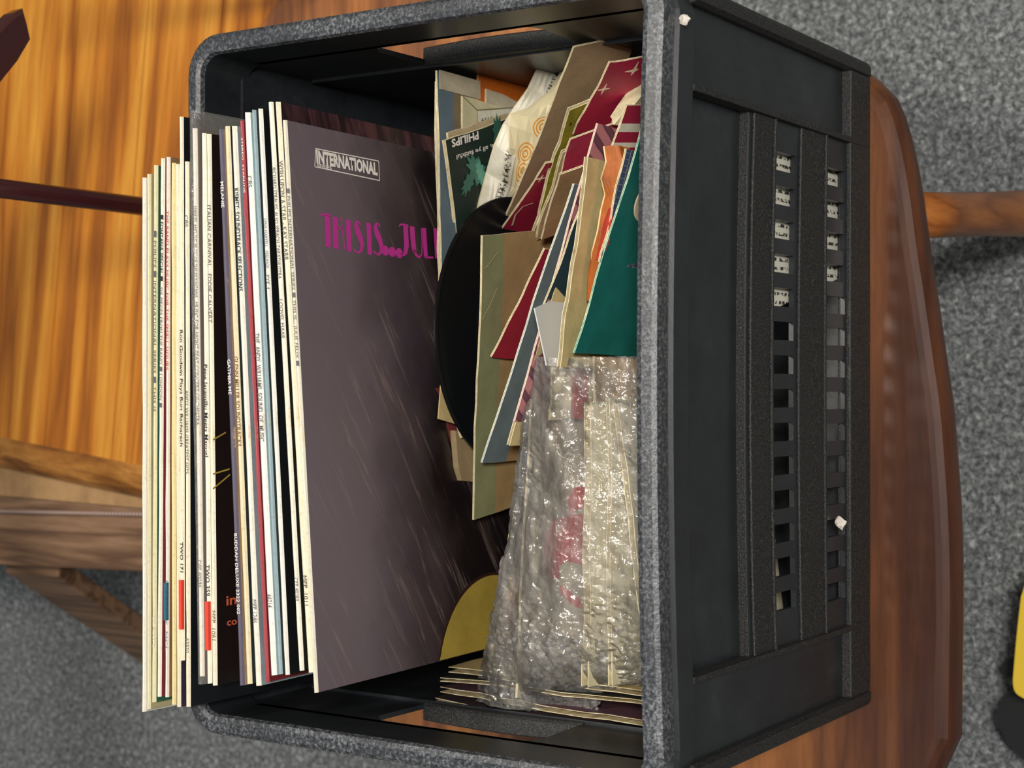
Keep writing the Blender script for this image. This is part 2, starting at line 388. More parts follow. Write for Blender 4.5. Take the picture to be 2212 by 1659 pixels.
# rim: rounded rectangle swept with a rounded lip profile
def rrect(hx, y0, y1, r, n=7, m=14):
    pts = []
    for cx, cy, a0 in ((hx - r, y0 + r, -90), (hx - r, y1 - r, 0), (-hx + r, y1 - r, 90), (-hx + r, y0 + r, 180)):
        for i in range(n + 1):
            a = math.radians(a0 + 90 * i / n); pts.append(Vector((cx + r * math.cos(a), cy + r * math.sin(a))))
    out = []
    for i, p in enumerate(pts):
        q = pts[(i + 1) % len(pts)]; out.append(p); d = (q - p).length
        if d > .05:
            for j in range(1, m): out.append(p.lerp(q, j / m))
    return out
def rim_ring(off, z):
    base = rrect(HX + off, -off, LY + off, max(.006, .024 + off)); r = []
    for p in base:
        v = Vector((p.x, p.y, z)); r.append(bown(v) if p.y < .06 else bowf(v) if p.y > .27 else v)
    return r
prof = [(-.0125, .700), (-.0125, .7375), (-.0115, .7405), (-.0085, .7415), (-.003, .741), (-.0006, .7395), (0, .7365), (0, .729), (-.003, .7275), (-.004, .7215), (-.0012, .7205), (-.0012, .7035), (-.0022, .702), (-.0095, .7018)]
bm = bmesh.new(); rings = [rim_ring(o, z) for o, z in prof]
loft(bm, rings, closed_path=True, cap=False)
for fc in bm.faces:
    z = fc.calc_center_median().z; fc.material_index = 0 if z > .7285 else 1
mesh_obj('rim', bm, [crate_mat('rim'), crate_mat('smooth')], cr)
# near wall with two rows of slots
Y1, Y2 = .010, .0130
YS = .0042
def slot_row(z0, z1, pxrow, ya, yb, n):
    out = []
    for i in range(n):
        py = ya + (yb - ya) * i / (n - 1); xc = aty(pxrow, py, YS).x; out.append((xc - .0054, xc + .0054, z0, z1))
    return out
rows = slot_row(.5615, .5925, 1705, 351, 1297, 14) + slot_row(.4865, .5175, 1808, 384, 1277, 14)
def rect(x0, x1, z0, z1): return [(x0, z0), (x1, z0), (x1, z1), (x0, z1)]
outer = [(-.154 + .308 * i / 24, SEAT + .004) for i in range(25)] + [(.154 - .308 * i / 24, .6265) for i in range(25)]
bm = bmesh.new(); plate(bm, outer, [rect(*q) for q in rows], lambda u, v, w_: bown(Vector((u, YS + w_, v))), .003); CP('slotted_wall', bm, bv=0)
bm = bmesh.new(); box(bm, -.155, .155, Y1, Y2, .618, .703, 20, f=bown); CP('upper_panel', bm, bv=0)
bm = bmesh.new(); box(bm, -.155, .155, .0046, Y1 + .001, .6245, .6268, 20, f=bown); CP('ledge', bm, 'rough', .0004)
for sx in (1, -1):
    bm = bmesh.new(); box(bm, min(sx * .154, sx * .2), max(sx * .154, sx * .2), .0075, .0105, SEAT + .004, .703, 6, f=bown); CP('end_panel', bm, bv=0)
RB = []
for zt, zb in ((.6225, .5955), (.5565, .5215)):
    bm = bmesh.new(); box(bm, -.153, .153, .0026, YS + .0004, zb, zt, 16, f=bown); RB.append(CP('raised_band', bm, 'rough', .0007))
for ri, zc in enumerate((.5952, .5212)):
    bm = bmesh.new(); box(bm, -.153, .153, .0014, YS + .0004, zc - .0011, zc + .0011, 16, f=bown); CP('thin_rib', bm, 'rough', .0004, par=RB[ri])
for xc in (.1545, -.1545):
    bm = bmesh.new(); box(bm, xc - .0018, xc + .0018, .0008, Y1, SEAT + .003, .7025, f=bown); CP('upright_rib', bm, 'rough', .0005)
bm = bmesh.new(); box(bm, -.199, .199, .0014, .0105, SEAT, .4835, 16, f=bown); CP('foot_flange', bm, 'rough', .001)
for sx in (1, -1):
    bm = bmesh.new(); rings = []
    for z in (SEAT + .0, .702):
        r = []
        for k in range(7):
            a = math.radians(-90 + 90 * k / 6); r.append(Vector((sx * (.2035 + .0065 * math.cos(a)), .0075 + .0065 * math.sin(a), z)))
        r += [Vector((sx * .210, .02, z)), Vector((sx * .1985, .02, z)), Vector((sx * .1985, .0045, z)), Vector((sx * .200, .001, z))]
        rings.append(r)
    loft(bm, rings); CP('corner_post', bm, 'rough', .0)
# far wall
bm = bmesh.new()
nx, nz = 48, 8; rings = []
for i in range(nx + 1):
    x = -.199 + .398 * i / nx
    rings.append([bowf(Vector((x, .3136, SEAT + (.705 - SEAT) * j / nz))) for j in range(nz + 1)] + [bowf(Vector((x, .3175, SEAT + (.705 - SEAT) * (nz - j) / nz))) for j in range(nz + 1)])
loft(bm, rings); CP('far_wall', bm, bv=0)
# side walls with hand holes
def hole():
    p = [(.107, .7005), (.2115, .7005), (.2185, .690), (.2165, .646)]
    for i in range(1, 12):
        q = i / 12; p.append((.2165 - .112 * q, .646 + .006 * math.sin(math.pi * q)))
    return p + [(.1045, .646), (.1025, .690)]
hl = hole()
for sx in (1, -1):
    bm = bmesh.new(); plate(bm, [(.012, SEAT + .004), (.16, SEAT + .004), (.315, SEAT + .004), (.315, .705), (.16, .705), (.012, .705)], [hl], lambda u, v, w_: Vector((sx * (.1985 + w_), u, v)), .003)
    SW = CP('side_wall', bm, bv=0)
    bm = bmesh.new(); rings = []       # flange under the hand hole, turned outwards
    for i in range(15):
        q = i / 14; y = .1035 + .114 * q; z = .646 + .006 * math.sin(math.pi * q)
        rings.append([Vector((sx * (.1985 + a), y, z + b)) for a, b in ((-.0008, -.010), (-.0008, -.001), (.0006, .0004), (.0095, .0004), (.0105, -.001), (.0105, -.010))])
    loft(bm, rings); CP('hand_hole_lip', bm, 'rough', .0, par=SW)
    bm = bmesh.new(); box(bm, sx * .1985 - .002, sx * .1985 + .002, .02, .31, .6415, .6435); CP('inner_ridge', bm, bv=.0006, par=SW)
bm = bmesh.new(); box(bm, -.199, .199, .012, .3155, FLOOR - .006, FLOOR - .001); CP('crate_base', bm, bv=.001)

# ================================================================== LP RECORDS
ZT = .777; LPW = .3155; LPH = .3105
SPN = 'EFE8D2'
LPD = [  # top end px, bottom end px, width px, face colour, spine colour, label
 (306, 383, 306, 1538, 8, 'C9C5BC', 'F1ECDD', 'rearmost LP with blank white spine at far end of the row'),
 (317, 376, 316, 1532, 7, 'A9A078', 'E9E0BC', 'LP with khaki front and blank cream spine, second from the far end'),
 (332, 369, 328, 1505, 8, '2E5A48', 'E6DFB4', 'LP in glossy green sleeve with pale cream spine, third from the far end'),
 (347, 352, 339, 1495, 9, '7E3340', 'EFE9D6', 'LP in maroon sleeve with small black squares on its white spine'),
 (359, 345, 356, 1500, 8, '8A6A4E', 'EDE4D6', 'LP with small red lettering on white spine, blue patch near its end'),
 (370, 348, 371, 1526, 9, 'B09A62', 'EBD9A0', 'LP with blank butter yellow spine and tan front'),
 (379, 354, 382, 1528, 8, '3A2E3C', 'EFE6CC', 'LP with cream spine squeezed between the yellow spine and a red barred one'),
 (387, 249, 390, 1430, 9, '15161A', 'F0E9CF', 'LP sticking out to the right with bold black spine lettering above a red bar'),
 (399, 349, 402, 1527, 10, '14171C', 'EFE7CE', 'LP with black front whose cream spine ends in the number 63920'),
 (416, 268, 432, 1470, 12, '4A2B20', 'E9E0D0', 'LP in loose clear plastic cover with crowded spine lettering'),
 (436, 287, 449, 1477, 11, '4B4A48', 'F2ECD8', 'LP with red bar on its white spine just in front of the plastic covered LP'),
 (447, 295, 460, 1475, 11, '150E10', 'F1E9D3', 'LP with ITALIAN CARNIVAL spine and wide black front showing orange letters'),
 (473, 272, 520, 1488, 12, 'B09068', '5C5568', 'LP with purple grey spine and pale lettering'),
 (487, 267, 536, 1483, 12, '2E3330', 'E6D8B4', 'LP with tan and cream spine lettered SOUNDTRACKS in brown'),
 (502, 268, 555, 1486, 13, '8C9AA0', 'EEEBDD', 'LP with bold KISMET SOUNDTRACK SELECTIONS on white spine'),
 (519, 262, 575, 1472, 6, '6E2226', 'B9535A', 'thin LP with worn red and white spine'),
 (530, 237, 588, 1465, 14, 'A9C4CC', 'F5F2E8', 'LP with the widest bright white spine, next to the thin red spine'),
 (545, 234, 603, 1460, 8, '3C4342', '9DB3BA', 'LP with pale blue glossy spine beside the widest white spine'),
 (559, 235, 617, 1458, 10, '17181A', 'F2EFE6', 'LP with small blue grey lettering on white spine and black front'),
 (581, 217, 648, 1452, 11, '23251F', 'F0EBDA', 'LP with ALSO SPRACH ZARATHUSTRA on its spine'),
 (596, 217, 668, 1456, 12, None, 'EFE7CC', 'LP with dark streaked front showing just behind the mauve cover'),
 (612, 267, 679, 1489, 9, 'JULIE', 'F0EAD6', 'front LP with dark mauve cover and magenta title'),
]
def hair_mat(name, base, dark, light, amount):
    t = NT(name); v = t.coord('UV', (2.6, 14, 1), (0, 0, math.radians(-14)))
    n1 = t.noise(v, 2.2, 6, .62, .5); v2 = t.coord('UV', (3.2, 60, 1), (0, 0, math.radians(-16))); n2 = t.noise(v2, 1.6, 3, .5, .25)
    n3 = t.noise(t.coord('UV'), 3, 4, .6)
    a = t.ramp(n3, [(.3, lin(base)), (.7, lin(dark))])
    a = t.mix(t.ramp(n1, [(.45, (0, 0, 0, 1)), (.75, (amount,) * 3 + (1,))]), a, lin(light))
    ln = t.ramp(n2, [(.62, (0, 0, 0, 1)), (.66, (amount * .8,) * 3 + (1,)), (.70, (0, 0, 0, 1))]); a = t.mix(ln, a, lin(light))
    return t.fin(a, .3, .5)
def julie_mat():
    t = NT('mauve_print_and_shade'); tc = t.n('ShaderNodeTexCoord'); sp = t.n('ShaderNodeSeparateXYZ'); t.l(tc.outputs['UV'], sp.inputs[0])
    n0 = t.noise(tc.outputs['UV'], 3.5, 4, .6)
    # mauve grey print, with the near rim's shade painted in away from the spine
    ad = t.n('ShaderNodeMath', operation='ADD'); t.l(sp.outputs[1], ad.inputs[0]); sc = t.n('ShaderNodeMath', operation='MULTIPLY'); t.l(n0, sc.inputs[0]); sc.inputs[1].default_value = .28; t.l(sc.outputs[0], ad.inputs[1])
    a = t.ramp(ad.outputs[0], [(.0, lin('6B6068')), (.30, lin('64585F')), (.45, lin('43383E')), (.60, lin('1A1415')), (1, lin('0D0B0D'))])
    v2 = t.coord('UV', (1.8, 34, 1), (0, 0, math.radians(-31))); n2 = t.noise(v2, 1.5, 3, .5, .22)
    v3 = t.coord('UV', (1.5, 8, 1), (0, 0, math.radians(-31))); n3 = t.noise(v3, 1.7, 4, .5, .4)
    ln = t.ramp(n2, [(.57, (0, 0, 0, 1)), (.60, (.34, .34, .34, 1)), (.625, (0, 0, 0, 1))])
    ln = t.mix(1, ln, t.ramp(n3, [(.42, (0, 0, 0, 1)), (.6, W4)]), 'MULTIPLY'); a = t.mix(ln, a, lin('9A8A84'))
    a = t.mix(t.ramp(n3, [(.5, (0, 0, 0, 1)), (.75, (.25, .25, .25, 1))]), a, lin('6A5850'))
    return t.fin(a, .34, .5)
ink = plain('black_ink', '1C1C1E', .6); inkg = plain('grey_ink', '55565A', .6); inkr = plain('red_ink', 'C8352C', .6); inkb = plain('blue_grey_ink', '56708A', .6)
inkw = plain('white_ink', 'E6DFD6', .5); inkm = plain('magenta_ink', 'B8308C', .5); inko = plain('orange_ink', 'C0593C', .5); gold = paper('A08A3C', .4, .1); inkbr = plain('brown_ink', '6B4A2A', .6)
cream_end = worn_edge()
lp_objs = []; yb = .2125; prev_w = 0
order = list(range(len(LPD)))[::-1]; baseY = {}
for i in order:
    wd = LPD[i][4] * .00036
    yb += (wd + prev_w) / 2 + .0007; baseY[i] = yb; prev_w = wd
for i, (xa, ya, xb, yb_, wpx, fc, sc, lab) in enumerate(LPD):
    wd = wpx * .00030
    A = atz(xa, ya, ZT); B = atz(xb, yb_, ZT); mid = (A + B) / 2; e1 = (B - A).normalized()
    dy = min(baseY[i], mid.y + .01) - mid.y; dz = -math.sqrt(max(1e-6, LPH ** 2 - dy * dy)); e2 = Vector((0, dy, dz)).normalized()
    e2 = (e2 - e1 * e2.dot(e1)).normalized()
    org = mid - e1 * LPW / 2; org.z = FLOOR + LPH * -e2.z + .0002
    mx = frame_matrix(org, e1, e2)
    bm = bmesh.new(); uv = bm.loops.layers.uv.new('UVMap'); rings = []; ns = 14
    for k in range(ns + 1):
        x = LPW * k / ns; j = lambda s: random.uniform(-s, s)
        end = .25 if k in (0, ns) else 0
        h = wd / 2 * (1 - .2 * end)
        rings.append([Vector((x, .0002 + abs(j(.0004)), -h * .55)), Vector((x, -.0004 + j(.0003), 0)), Vector((x, .0002 + abs(j(.0004)), h * .55)), Vector((x, .0016, h)), Vector((x, LPH, h)), Vector((x, LPH, -h)), Vector((x, .0016, -h))])
    loft(bm, rings)
    bm.faces.ensure_lookup_table()
    for f in bm.faces:
        c = f.calc_center_median()
        if len(f.verts) == 7 or c.y > LPH - .0001: f.material_index = 2
        elif c.y < .0017: f.material_index = 1
        else: f.material_index = 0
        for l in f.loops: l[uv].uv = (l.vert.co.x / LPW, l.vert.co.y / LPH)
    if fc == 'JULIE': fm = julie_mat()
    elif fc is None: fm = hair_mat('dark_streaked_cover', '1E1418', '2C1A20', '6A4246', .8)
    else: fm = paper(fc, .34, .1, .5)
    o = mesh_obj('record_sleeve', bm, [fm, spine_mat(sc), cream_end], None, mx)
    tag(o, lab, 'record', 'LP records in the crate'); lp_objs.append((o, mx, wd))
def spine_text(i, s, ya, yb_, h=.62, m=ink, bold=0.0):
    o, mx, wd = lp_objs[i]; xa = LPD[i][0]; ya0 = LPD[i][1]; yb0 = LPD[i][3]
    x0 = LPW * (ya - ya0) / (yb0 - ya0); x1 = LPW * (yb_ - ya0) / (yb0 - ya0)
    hh = wd * min(.85, h * 1.3)
    lettering(s, (x0, -.0006, -hh / 2 + .0009), (1, 0, 0), (0, 0, 1), x1 - x0, hh, m, o, bold, 'spine_lettering')
def spine_bar(i, ya, yb_, m):
    o, mx, wd = lp_objs[i]; ya0 = LPD[i][1]; yb0 = LPD[i][3]; x0 = LPW * (ya - ya0) / (yb0 - ya0); x1 = LPW * (yb_ - ya0) / (yb0 - ya0)
    bm = bmesh.new(); box(bm, x0, x1, -.0011, .0012, -wd * .38, wd * .42); mesh_obj('spine_bar', bm, m, o, Matrix.Identity(4))
spine_text(2, '■ PHILIPS ■ INTERNATIONAL SERIES ■ THIS IS', 508, 890, .6, inkg)
spine_text(2, 'CLASSIC', 1320, 1390, .5, inkw)
spine_text(3, '■ FONTANA SPECIAL ■', 472, 612, .6, ink, .012); spine_text(3, 'SIX PIECES FROM THE BAND ■ LONDON ■', 625, 880, .55, inkg)
spine_text(4, 'THE BAND PLAYS MUSIC FOR THE SMALL HOURS', 460, 800, .55, inkr); spine_text(4, 'MERCURY  MCL', 1250, 1400, .5, inkb); spine_bar(4, 1255, 1335, plain('teal_print', '2E5A70', .5))
spine_text(7, 'Ron Goodwin Plays Burt Bacharach', 712, 965, .72, ink, .014); spine_text(7, 'TWO 171', 1172, 1238, .8, ink, .014); spine_bar(7, 1255, 1362, plain('red_print', 'D2402C', .5))
spine_text(8, 'CBS', 465, 490, .6, inkg); spine_text(8, 'ANDY WILLIAMS GREATEST HITS', 843, 1023, .6, inkg); spine_text(8, '63920', 1378, 1410, .6, inkg)
spine_text(9, 'MANUEL AND THE MUSIC OF THE MOUNTAINS', 440, 640, .55, inkg); spine_text(9, 'MUSIC FOR NIGHT BEAT CONCERT ORCHESTRA', 650, 920, .55, inkg); spine_text(9, 'CFP 40036', 1215, 1275, .5, inkg)
spine_text(10, 'Pepe Jaramillo Meets Manuel', 788, 988, .62, ink, .012); spine_text(10, 'TWO 359', 1220, 1288, .7, ink, .008); spine_bar(10, 1300, 1405, plain('red_print', 'D2402C', .5))
spine_text(11, 'ITALIAN CARNIVAL', 448, 580, .62, inkg, .004); spine_text(11, 'EDDIE CALVERT', 595, 700, .62, inkg); spine_text(11, 'MFP  1061', 1315, 1378, .66, inkbr)
spine_text(12, 'MELANIE', 388, 445, .5, inkw, .008); spine_text(12, 'GATHER ME', 778, 855, .5, inkw, .008); spine_text(12, 'BUDDAH DELUXE 2322 002', 1158, 1333, .5, inkw, .004)
spine_text(13, 'GLENN MILLER SOUNDTRACKS', 772, 968, .62, inkbr, .006)
spine_text(14, 'KISMET: SOUNDTRACK SELECTIONS', 405, 630, .62, plain('dark_teal_ink', '20333C', .6), .012); spine_text(14, 'MFP 1246', 1300, 1350, .62, inkg)
spine_text(15, 'STEREO  STARLINE', 300, 420, .5, inkw)
spine_text(16, 'CBS', 377, 402, .55, inkg, .004); spine_text(16, 'THE  ANDY  WILLIAMS  SOUND  OF  MUSIC', 722, 958, .6, inkg, .006); spine_text(16, '66214', 1290, 1318, .6, ink)
spine_text(18, 'LENA MARTELL   FEELINGS', 475, 582, .5, inkb); spine_text(18, 'PYE 4', 597, 628, .5, inkg)
spine_text(19, 'RICHARD STRAUSS: ALSO SPRACH ZARATHUSTRA', 362, 605, .55, inkg); spine_text(19, 'LOOVEL MAAR', 650, 735, .55, inkg); spine_text(19, 'CFP 40289', 1252, 1302, .55, inkg)
spine_text(20, 'WISH UPON A STAR - KAY STARR', 347, 565, .62, inkg, .004); spine_text(20, 'MFP  1011', 1248, 1312, .6, ink)
spine_text(21, '■ PHILIPS INTERNATIONAL SERIES ■ THIS IS... JULIE FELIX ■', 415, 795, .55, inkg)
# clear cover on one LP
def plastic(name, haze=.12, refl=.35, bumps=60, bstr=.35, tint='FFFFFF', rg=.12, cloudy=False):
    t = NT(name); t.t.nodes.remove(t.b); tr = t.n('ShaderNodeBsdfTransparent'); gl = t.n('ShaderNodeBsdfGlossy'); df = t.n('ShaderNodeBsdfDiffuse')
    tr.inputs[0].default_value = lin(tint); gl.inputs['Roughness'].default_value = rg; df.inputs[0].default_value = lin('F4F1EA')
    lw = t.n('ShaderNodeLayerWeight'); lw.inputs[0].default_value = refl
    v = t.coord('Object'); n1 = t.noise(v, bumps, 5, .65, 1.2); bu = t.n('ShaderNodeBump'); bu.inputs['Strength'].default_value = bstr; bu.inputs['Distance'].default_value = .01; t.l(n1, bu.inputs['Height'])
    t.l(bu.outputs[0], gl.inputs['Normal']); t.l(bu.outputs[0], lw.inputs['Normal'])
    m1 = t.n('ShaderNodeMixShader'); m1.inputs[0].default_value = haze
    if cloudy:
        mr = t.n('ShaderNodeMapRange'); mr.inputs[1].default_value = .35; mr.inputs[2].default_value = .68; mr.inputs[3].default_value = haze * .7; mr.inputs[4].default_value = haze * 2.3
        t.l(t.noise(t.coord('Object', (1, 2.6, 1)), 42, 5, .65, .8), mr.inputs[0]); t.l(mr.outputs[0], m1.inputs[0])
    t.l(tr.outputs[0], m1.inputs[1]); t.l(df.outputs[0], m1.inputs[2])
    m2 = t.n('ShaderNodeMixShader'); t.l(lw.outputs['Fresnel'], m2.inputs[0]); t.l(m1.outputs[0], m2.inputs[1]); t.l(gl.outputs[0], m2.inputs[2]); t.l(m2.outputs[0], t.out.inputs[0])
    return t.m
clear = plastic('clear_plastic_film', .10, .25, 90, .25)
o, mx, wd = lp_objs[9]
bm = bmesh.new(); rings = []
for k in range(16):
    x = -.010 + .33 * k / 15; h = wd / 2 + .0006
    rings.append([Vector((x, y + .0006 * math.sin(x * 300 + y * 50), z)) for y, z in ((.2, -h), (.004, -h - .0003), (-.0013, -h * .6), (-.002, 0), (-.0013, h * .6), (.004, h + .0003), (.2, h))])
loft(bm, rings, closed_ring=False, cap=False); mesh_obj('clear_cover', bm, clear, o, Matrix.Identity(4), smooth=True)
# black front with orange letters and gold strokes (ITALIAN CARNIVAL sleeve)
o, mx, wd = lp_objs[11]; mf = mx @ Matrix.Translation((0, 0, wd / 2 + .0003))
def face_text(o, mf, zoff, s, pA, pB, hpx, m, bold=0.0):
    a = local_px(mf, *pA); b = local_px(mf, *pB); xd = (b - a); xd.z = 0
    nrm = Vector((0, 0, 1)); yd = nrm.cross(xd.normalized())
    hv = local_px(mf, pA[0], pA[1] - hpx) - a if abs(pB[0] - pA[0]) > abs(pB[1] - pA[1]) else local_px(mf, pA[0] + hpx, pA[1]) - a
    h = abs(hv.dot(yd)); a.z = 0
    return lettering(s, (a.x, a.y, zoff), xd, yd, xd.length, h, m, o, bold, 'cover_lettering')
face_text(o, mf, wd / 2 + .0003, 'in', (489, 1308), (511, 1304), 22, inko, .02)
face_text(o, mf, wd / 2 + .0003, 'co', (490, 1352), (512, 1348), 16, inko, .02)
def stroke(o, mf, zoff, pts, wid, m, name='print_stroke'):
    P = [local_px(mf, *p) for p in pts]; bm = bmesh.new(); prev = None
    for i, p in enumerate(P):
        d = (P[min(i + 1, len(P) - 1)] - P[max(i - 1, 0)]); d.z = 0; d.normalize(); n = Vector((-d.y, d.x, 0)); ww = wid[i] if isinstance(wid, (list, tuple)) else wid
        a = bm.verts.new((p.x + n.x * ww / 2, p.y + n.y * ww / 2, zoff)); b = bm.verts.new((p.x - n.x * ww / 2, p.y - n.y * ww / 2, zoff))
        if prev: bm.faces.new((prev[0], a, b, prev[1]))
        prev = (a, b)
    return mesh_obj(name, bm, m, o, Matrix.Identity(4))
for pts in (((460, 950), (488, 934)), ((460, 1024), (496, 1013)), ((460, 1056), (497, 1025))): stroke(o, mf, wd / 2 + .0003, pts, .0009, gold)
# title on the front cover
o, mx, wd = lp_objs[21]; mf = mx @ Matrix.Translation((0, 0, wd / 2 + .0003)); zo = wd / 2 + .0003
face_text(o, mf, zo, 'INTERNATIONAL', (684, 351), (816, 378), 27, inkw, .045)
face_text(o, mf, zo, 'SERIES', (685, 361), (717, 367), 8, inkw, .02)
bx = [(682, 321), (818, 348), (820, 390), (680, 360)]
for a, b in zip(bx, bx[1:] + bx[:1]): stroke(o, mf, zo, (a, b), .0006, inkw)
def at2(x, y):  # slanted title frame: x along the words, y downwards, in picture pixels around the title
    return (690 + x, 462 + x * .205 + y)
def tw(*pts): return [at2(*p) for p in pts]
TH = .0047; tn = .0011
stroke(o, mf, zo, tw((2, 4), (6, 0), (12, -2), (24, -1)), [tn, tn, .0014, .0016], inkm)          # T
stroke(o, mf, zo, tw((17, 0), (19, 68)), TH * 1.0, inkm)
stroke(o, mf, zo, tw((34, 0), (36, 68)), TH * 1.0, inkm)                                           # H
stroke(o, mf, zo, tw((38, 22), (50, 20)), tn, inkm); stroke(o, mf, zo, tw((46, -2), (55, 66)), tn, inkm)
stroke(o, mf, zo, tw((62, 0), (65, 68)), TH * .95, inkm)                                            # I
stroke(o, mf, zo, tw((89, 6), (85, 0), (81, 0), (79, 8), (82, 20), (88, 32), (92, 46), (91, 58), (86, 66), (80, 66), (74, 62)), [tn, tn, .0018, .004, .005, .005, .004, .0025, .0016, tn, tn], inkm)  # S
stroke(o, mf, zo, tw((106, -2), (109, 66)), TH * .95, inkm)                                         # I
stroke(o, mf, zo, tw((131, 2), (127, -5), (123, -4), (121, 4), (124, 16), (130, 28), (134, 42), (133, 54), (128, 62), (122, 61), (116, 56)), [tn, tn, .0018, .004, .005, .005, .004, .0025, .0016, tn, tn], inkm)  # S
for x in (143, 158, 173):
    c = local_px(mf, *at2(x, 50 + (x - 144) * -.02)); poly_part('print_dot', [(c.x +   .0031 * math.cos(a * .5236), c.y + .0034 * math.sin(a * .5236)) for a in range(12)], zo, inkm, o)
stroke(o, mf, zo, tw((172, -8), (175, -13), (181, -14), (192, -13)), [tn, tn, .0014, .0016], inkm)    # J
stroke(o, mf, zo, tw((186, -12), (188, 30), (186, 44), (182, 51), (176, 50)), [.005, .005, .004, .002, tn], inkm)
stroke(o, mf, zo, tw((200, -14), (203, 26), (206, 42)), [.005, .005, .0035], inkm)                    # U
stroke(o, mf, zo, tw((204, 36), (209, 46), (216, 50), (221, 42), (222, 20), (220, -14)), [.003, .0022, .0014, tn, tn, tn], inkm)
stroke(o, mf, zo, tw((226, -16), (230, 46)), TH * .9, inkm); stroke(o, mf, zo, tw((228, 47), (246, 44)), .0012, inkm)   # L
stroke(o, mf, zo, tw((250, -20), (254, 44)), TH * .8, inkm); stroke(o, mf, zo, tw((261, -20), (264, 42)), TH * .5, inkm)   # I E
# printed half circle cut by the sleeve edge
c = local_px(mf, 1072, 1462); rr = (local_px(mf, 951, 1432) - c).length
def clip_circle(r): return [(min(LPW - .0006, c.x + r * math.cos(a * math.pi / 36)), min(LPH, c.y + r * math.sin(a * math.pi / 36))) for a in range(72)]
poly_part('print_ring', clip_circle(rr * 1.03), zo, plain('dark_brown_print', '2E1C18', .4), o); poly_part('print_circle', clip_circle(rr), zo + .0002, gold, o)

# ================================================================== SINGLES
G45 = 'seven inch singles in the crate'
def pt(p):
    return atz(p[0], p[1], p[3]) if p[2] == 'z' else aty(p[0], p[1], p[3])
def sheet_mesh(wx, wy, th, gap, jit, wave, n=12):
    """sleeve of two leaves (front at +z), open a little along its top edge (y = 0)"""
    bm = bmesh.new(); uv = bm.loops.layers.uv.new('UVMap')
    sd = random.uniform(0, 100)
    ex = lambda a: noise.noise(Vector((a * 55 + sd, sd, 0))) * jit
    def f(i, k, zz):
        x = wx * i / n; y = wy * k / n
        if k == 0: y += ex(x) * 1.0
        if i == 0: x += ex(y + 3)
        if i == n: x += ex(y + 7)
        return Vector((x, y, zz + wave * noise.noise(Vector((x * 14 + sd, y * 9, 3)))))
    for s, nm in ((1, 0), (-1, 2)):
        g = gap / 2
        z1 = lambda k: s * (g * (1 - .7 * k / n) + th); z0 = lambda k: s * (g * (1 - .7 * k / n))
        A = [[bm.verts.new(f(i, k, z1(k))) for k in range(n + 1)] for i in range(n + 1)]; B = [[bm.verts.new(f(i, k, z0(k))) for k in range(n + 1)] for i in range(n + 1)]
        def q(vs, mi):
            fc = bm.faces.new(vs); fc.material_index = mi
            for l in fc.loops: l[uv].uv = (l.vert.co.x / wx, l.vert.co.y / wy)
        for i in range(n):
            for k in range(n):
                q((A[i][k], A[i + 1][k], A[i + 1][k + 1], A[i][k + 1]), 0 if s > 0 else 2); q((B[i][k], B[i][k + 1], B[i + 1][k + 1], B[i + 1][k]), 1)
            q((A[i][0], B[i][0], B[i + 1][0], A[i + 1][0]), 1); q((A[i][n], A[i + 1][n], B[i + 1][n], B[i][n]), 1); q((A[0][i], A[0][i + 1], B[0][i + 1], B[0][i]), 1); q((A[n][i], B[n][i], B[n][i + 1], A[n][i + 1]), 1)
    return bm
def single(label, a, b, front, tilt=0, wx=.178, wy=.178, th=.0004, gap=.0005, jit=.0012, wave=.0015, edge=None, name='single_sleeve', group=G45, cat='record', anchor='A', fit=False):
    A = pt(a); B = pt(b); e1 = (B - A).normalized()
    if fit: wx = (B - A).length + .006
    if anchor == 'B': A = B - e1 * wx
    d0 = Vector((0, 0, -1)); d0 = (d0 - e1 * d0.dot(e1)).normalized(); h = e1.cross(d0).normalized()
    if h.y > 0: h = -h
    t = math.radians(tilt); e2 = d0 * math.cos(t) + h * math.sin(t)
    mx = frame_matrix(A, e1, e2)
    lowest = min((A + e1 * u * wx + e2 * wy).z for u in (0, 1))
    if lowest < FLOOR + .001:
        wy = max(.06, wy - (FLOOR + .001 - lowest) / max(.3, -e2.z))
    while wy > .05 and any(abs(q.x) > .1965 or q.y < .0165 for q in (A + e2 * wy, A + e1 * wx + e2 * wy)): wy -= .005
    bm = sheet_mesh(wx, wy, th, gap, jit, wave)
    o = mesh_obj(name, bm, [front, edge or worn_edge(), front], None, mx)
    tag(o, label, cat, group); return o, mx, th + gap / 2
Z = .644
def z_(x, y, z=Z): return (x, y, 'z', z)
def y_(x, y, yy): return (x, y, 'y', yy)
CR = 'A0233E'
o, mx, zo = single('sleeve with pale, slate blue and brown bands standing against the mauve LP cover', z_(944, 152), z_(958, 785), bands([(0, '5F6F78'), (.09, '7A6A52'), (.6, '6B5D48')]), 0, wave=.0003)
poly_part('pale_strip', [(-.0004, .001), (.0115, .001), (.0115, .046), (-.0004, .046)], zo + .0006, paper('B5AB92'), o)
single('pale cream sleeve edge just behind the slate banded sleeve', z_(940, 176), z_(953, 800), paper('D8D0B8'), 0, gap=.0006)
single('maroon sleeve with rounded corner beside the slate banded sleeve', y_(956, 226, .2086), y_(968, 790, .2090), paper('8E3F42'), 0, wave=.0003, edge=paper('A8615C'), gap=.0004)
single('plain bright orange sleeve at the right hand wall', y_(1033, 141, .2080), y_(1012, 640, .2085), paper('C9651E'), 1, edge=paper('D98A4A'))
o, mx, zo = single('cream inner envelope with folded corner creases and printed numbers', y_(998, 207, .2060), y_(994, 700, .2065), paper('CFC7A0'), 0, wave=.0004)
mf = mx @ Matrix.Translation((0, 0, zo)); bl = plain('crease_brown', '6E6444', .8)
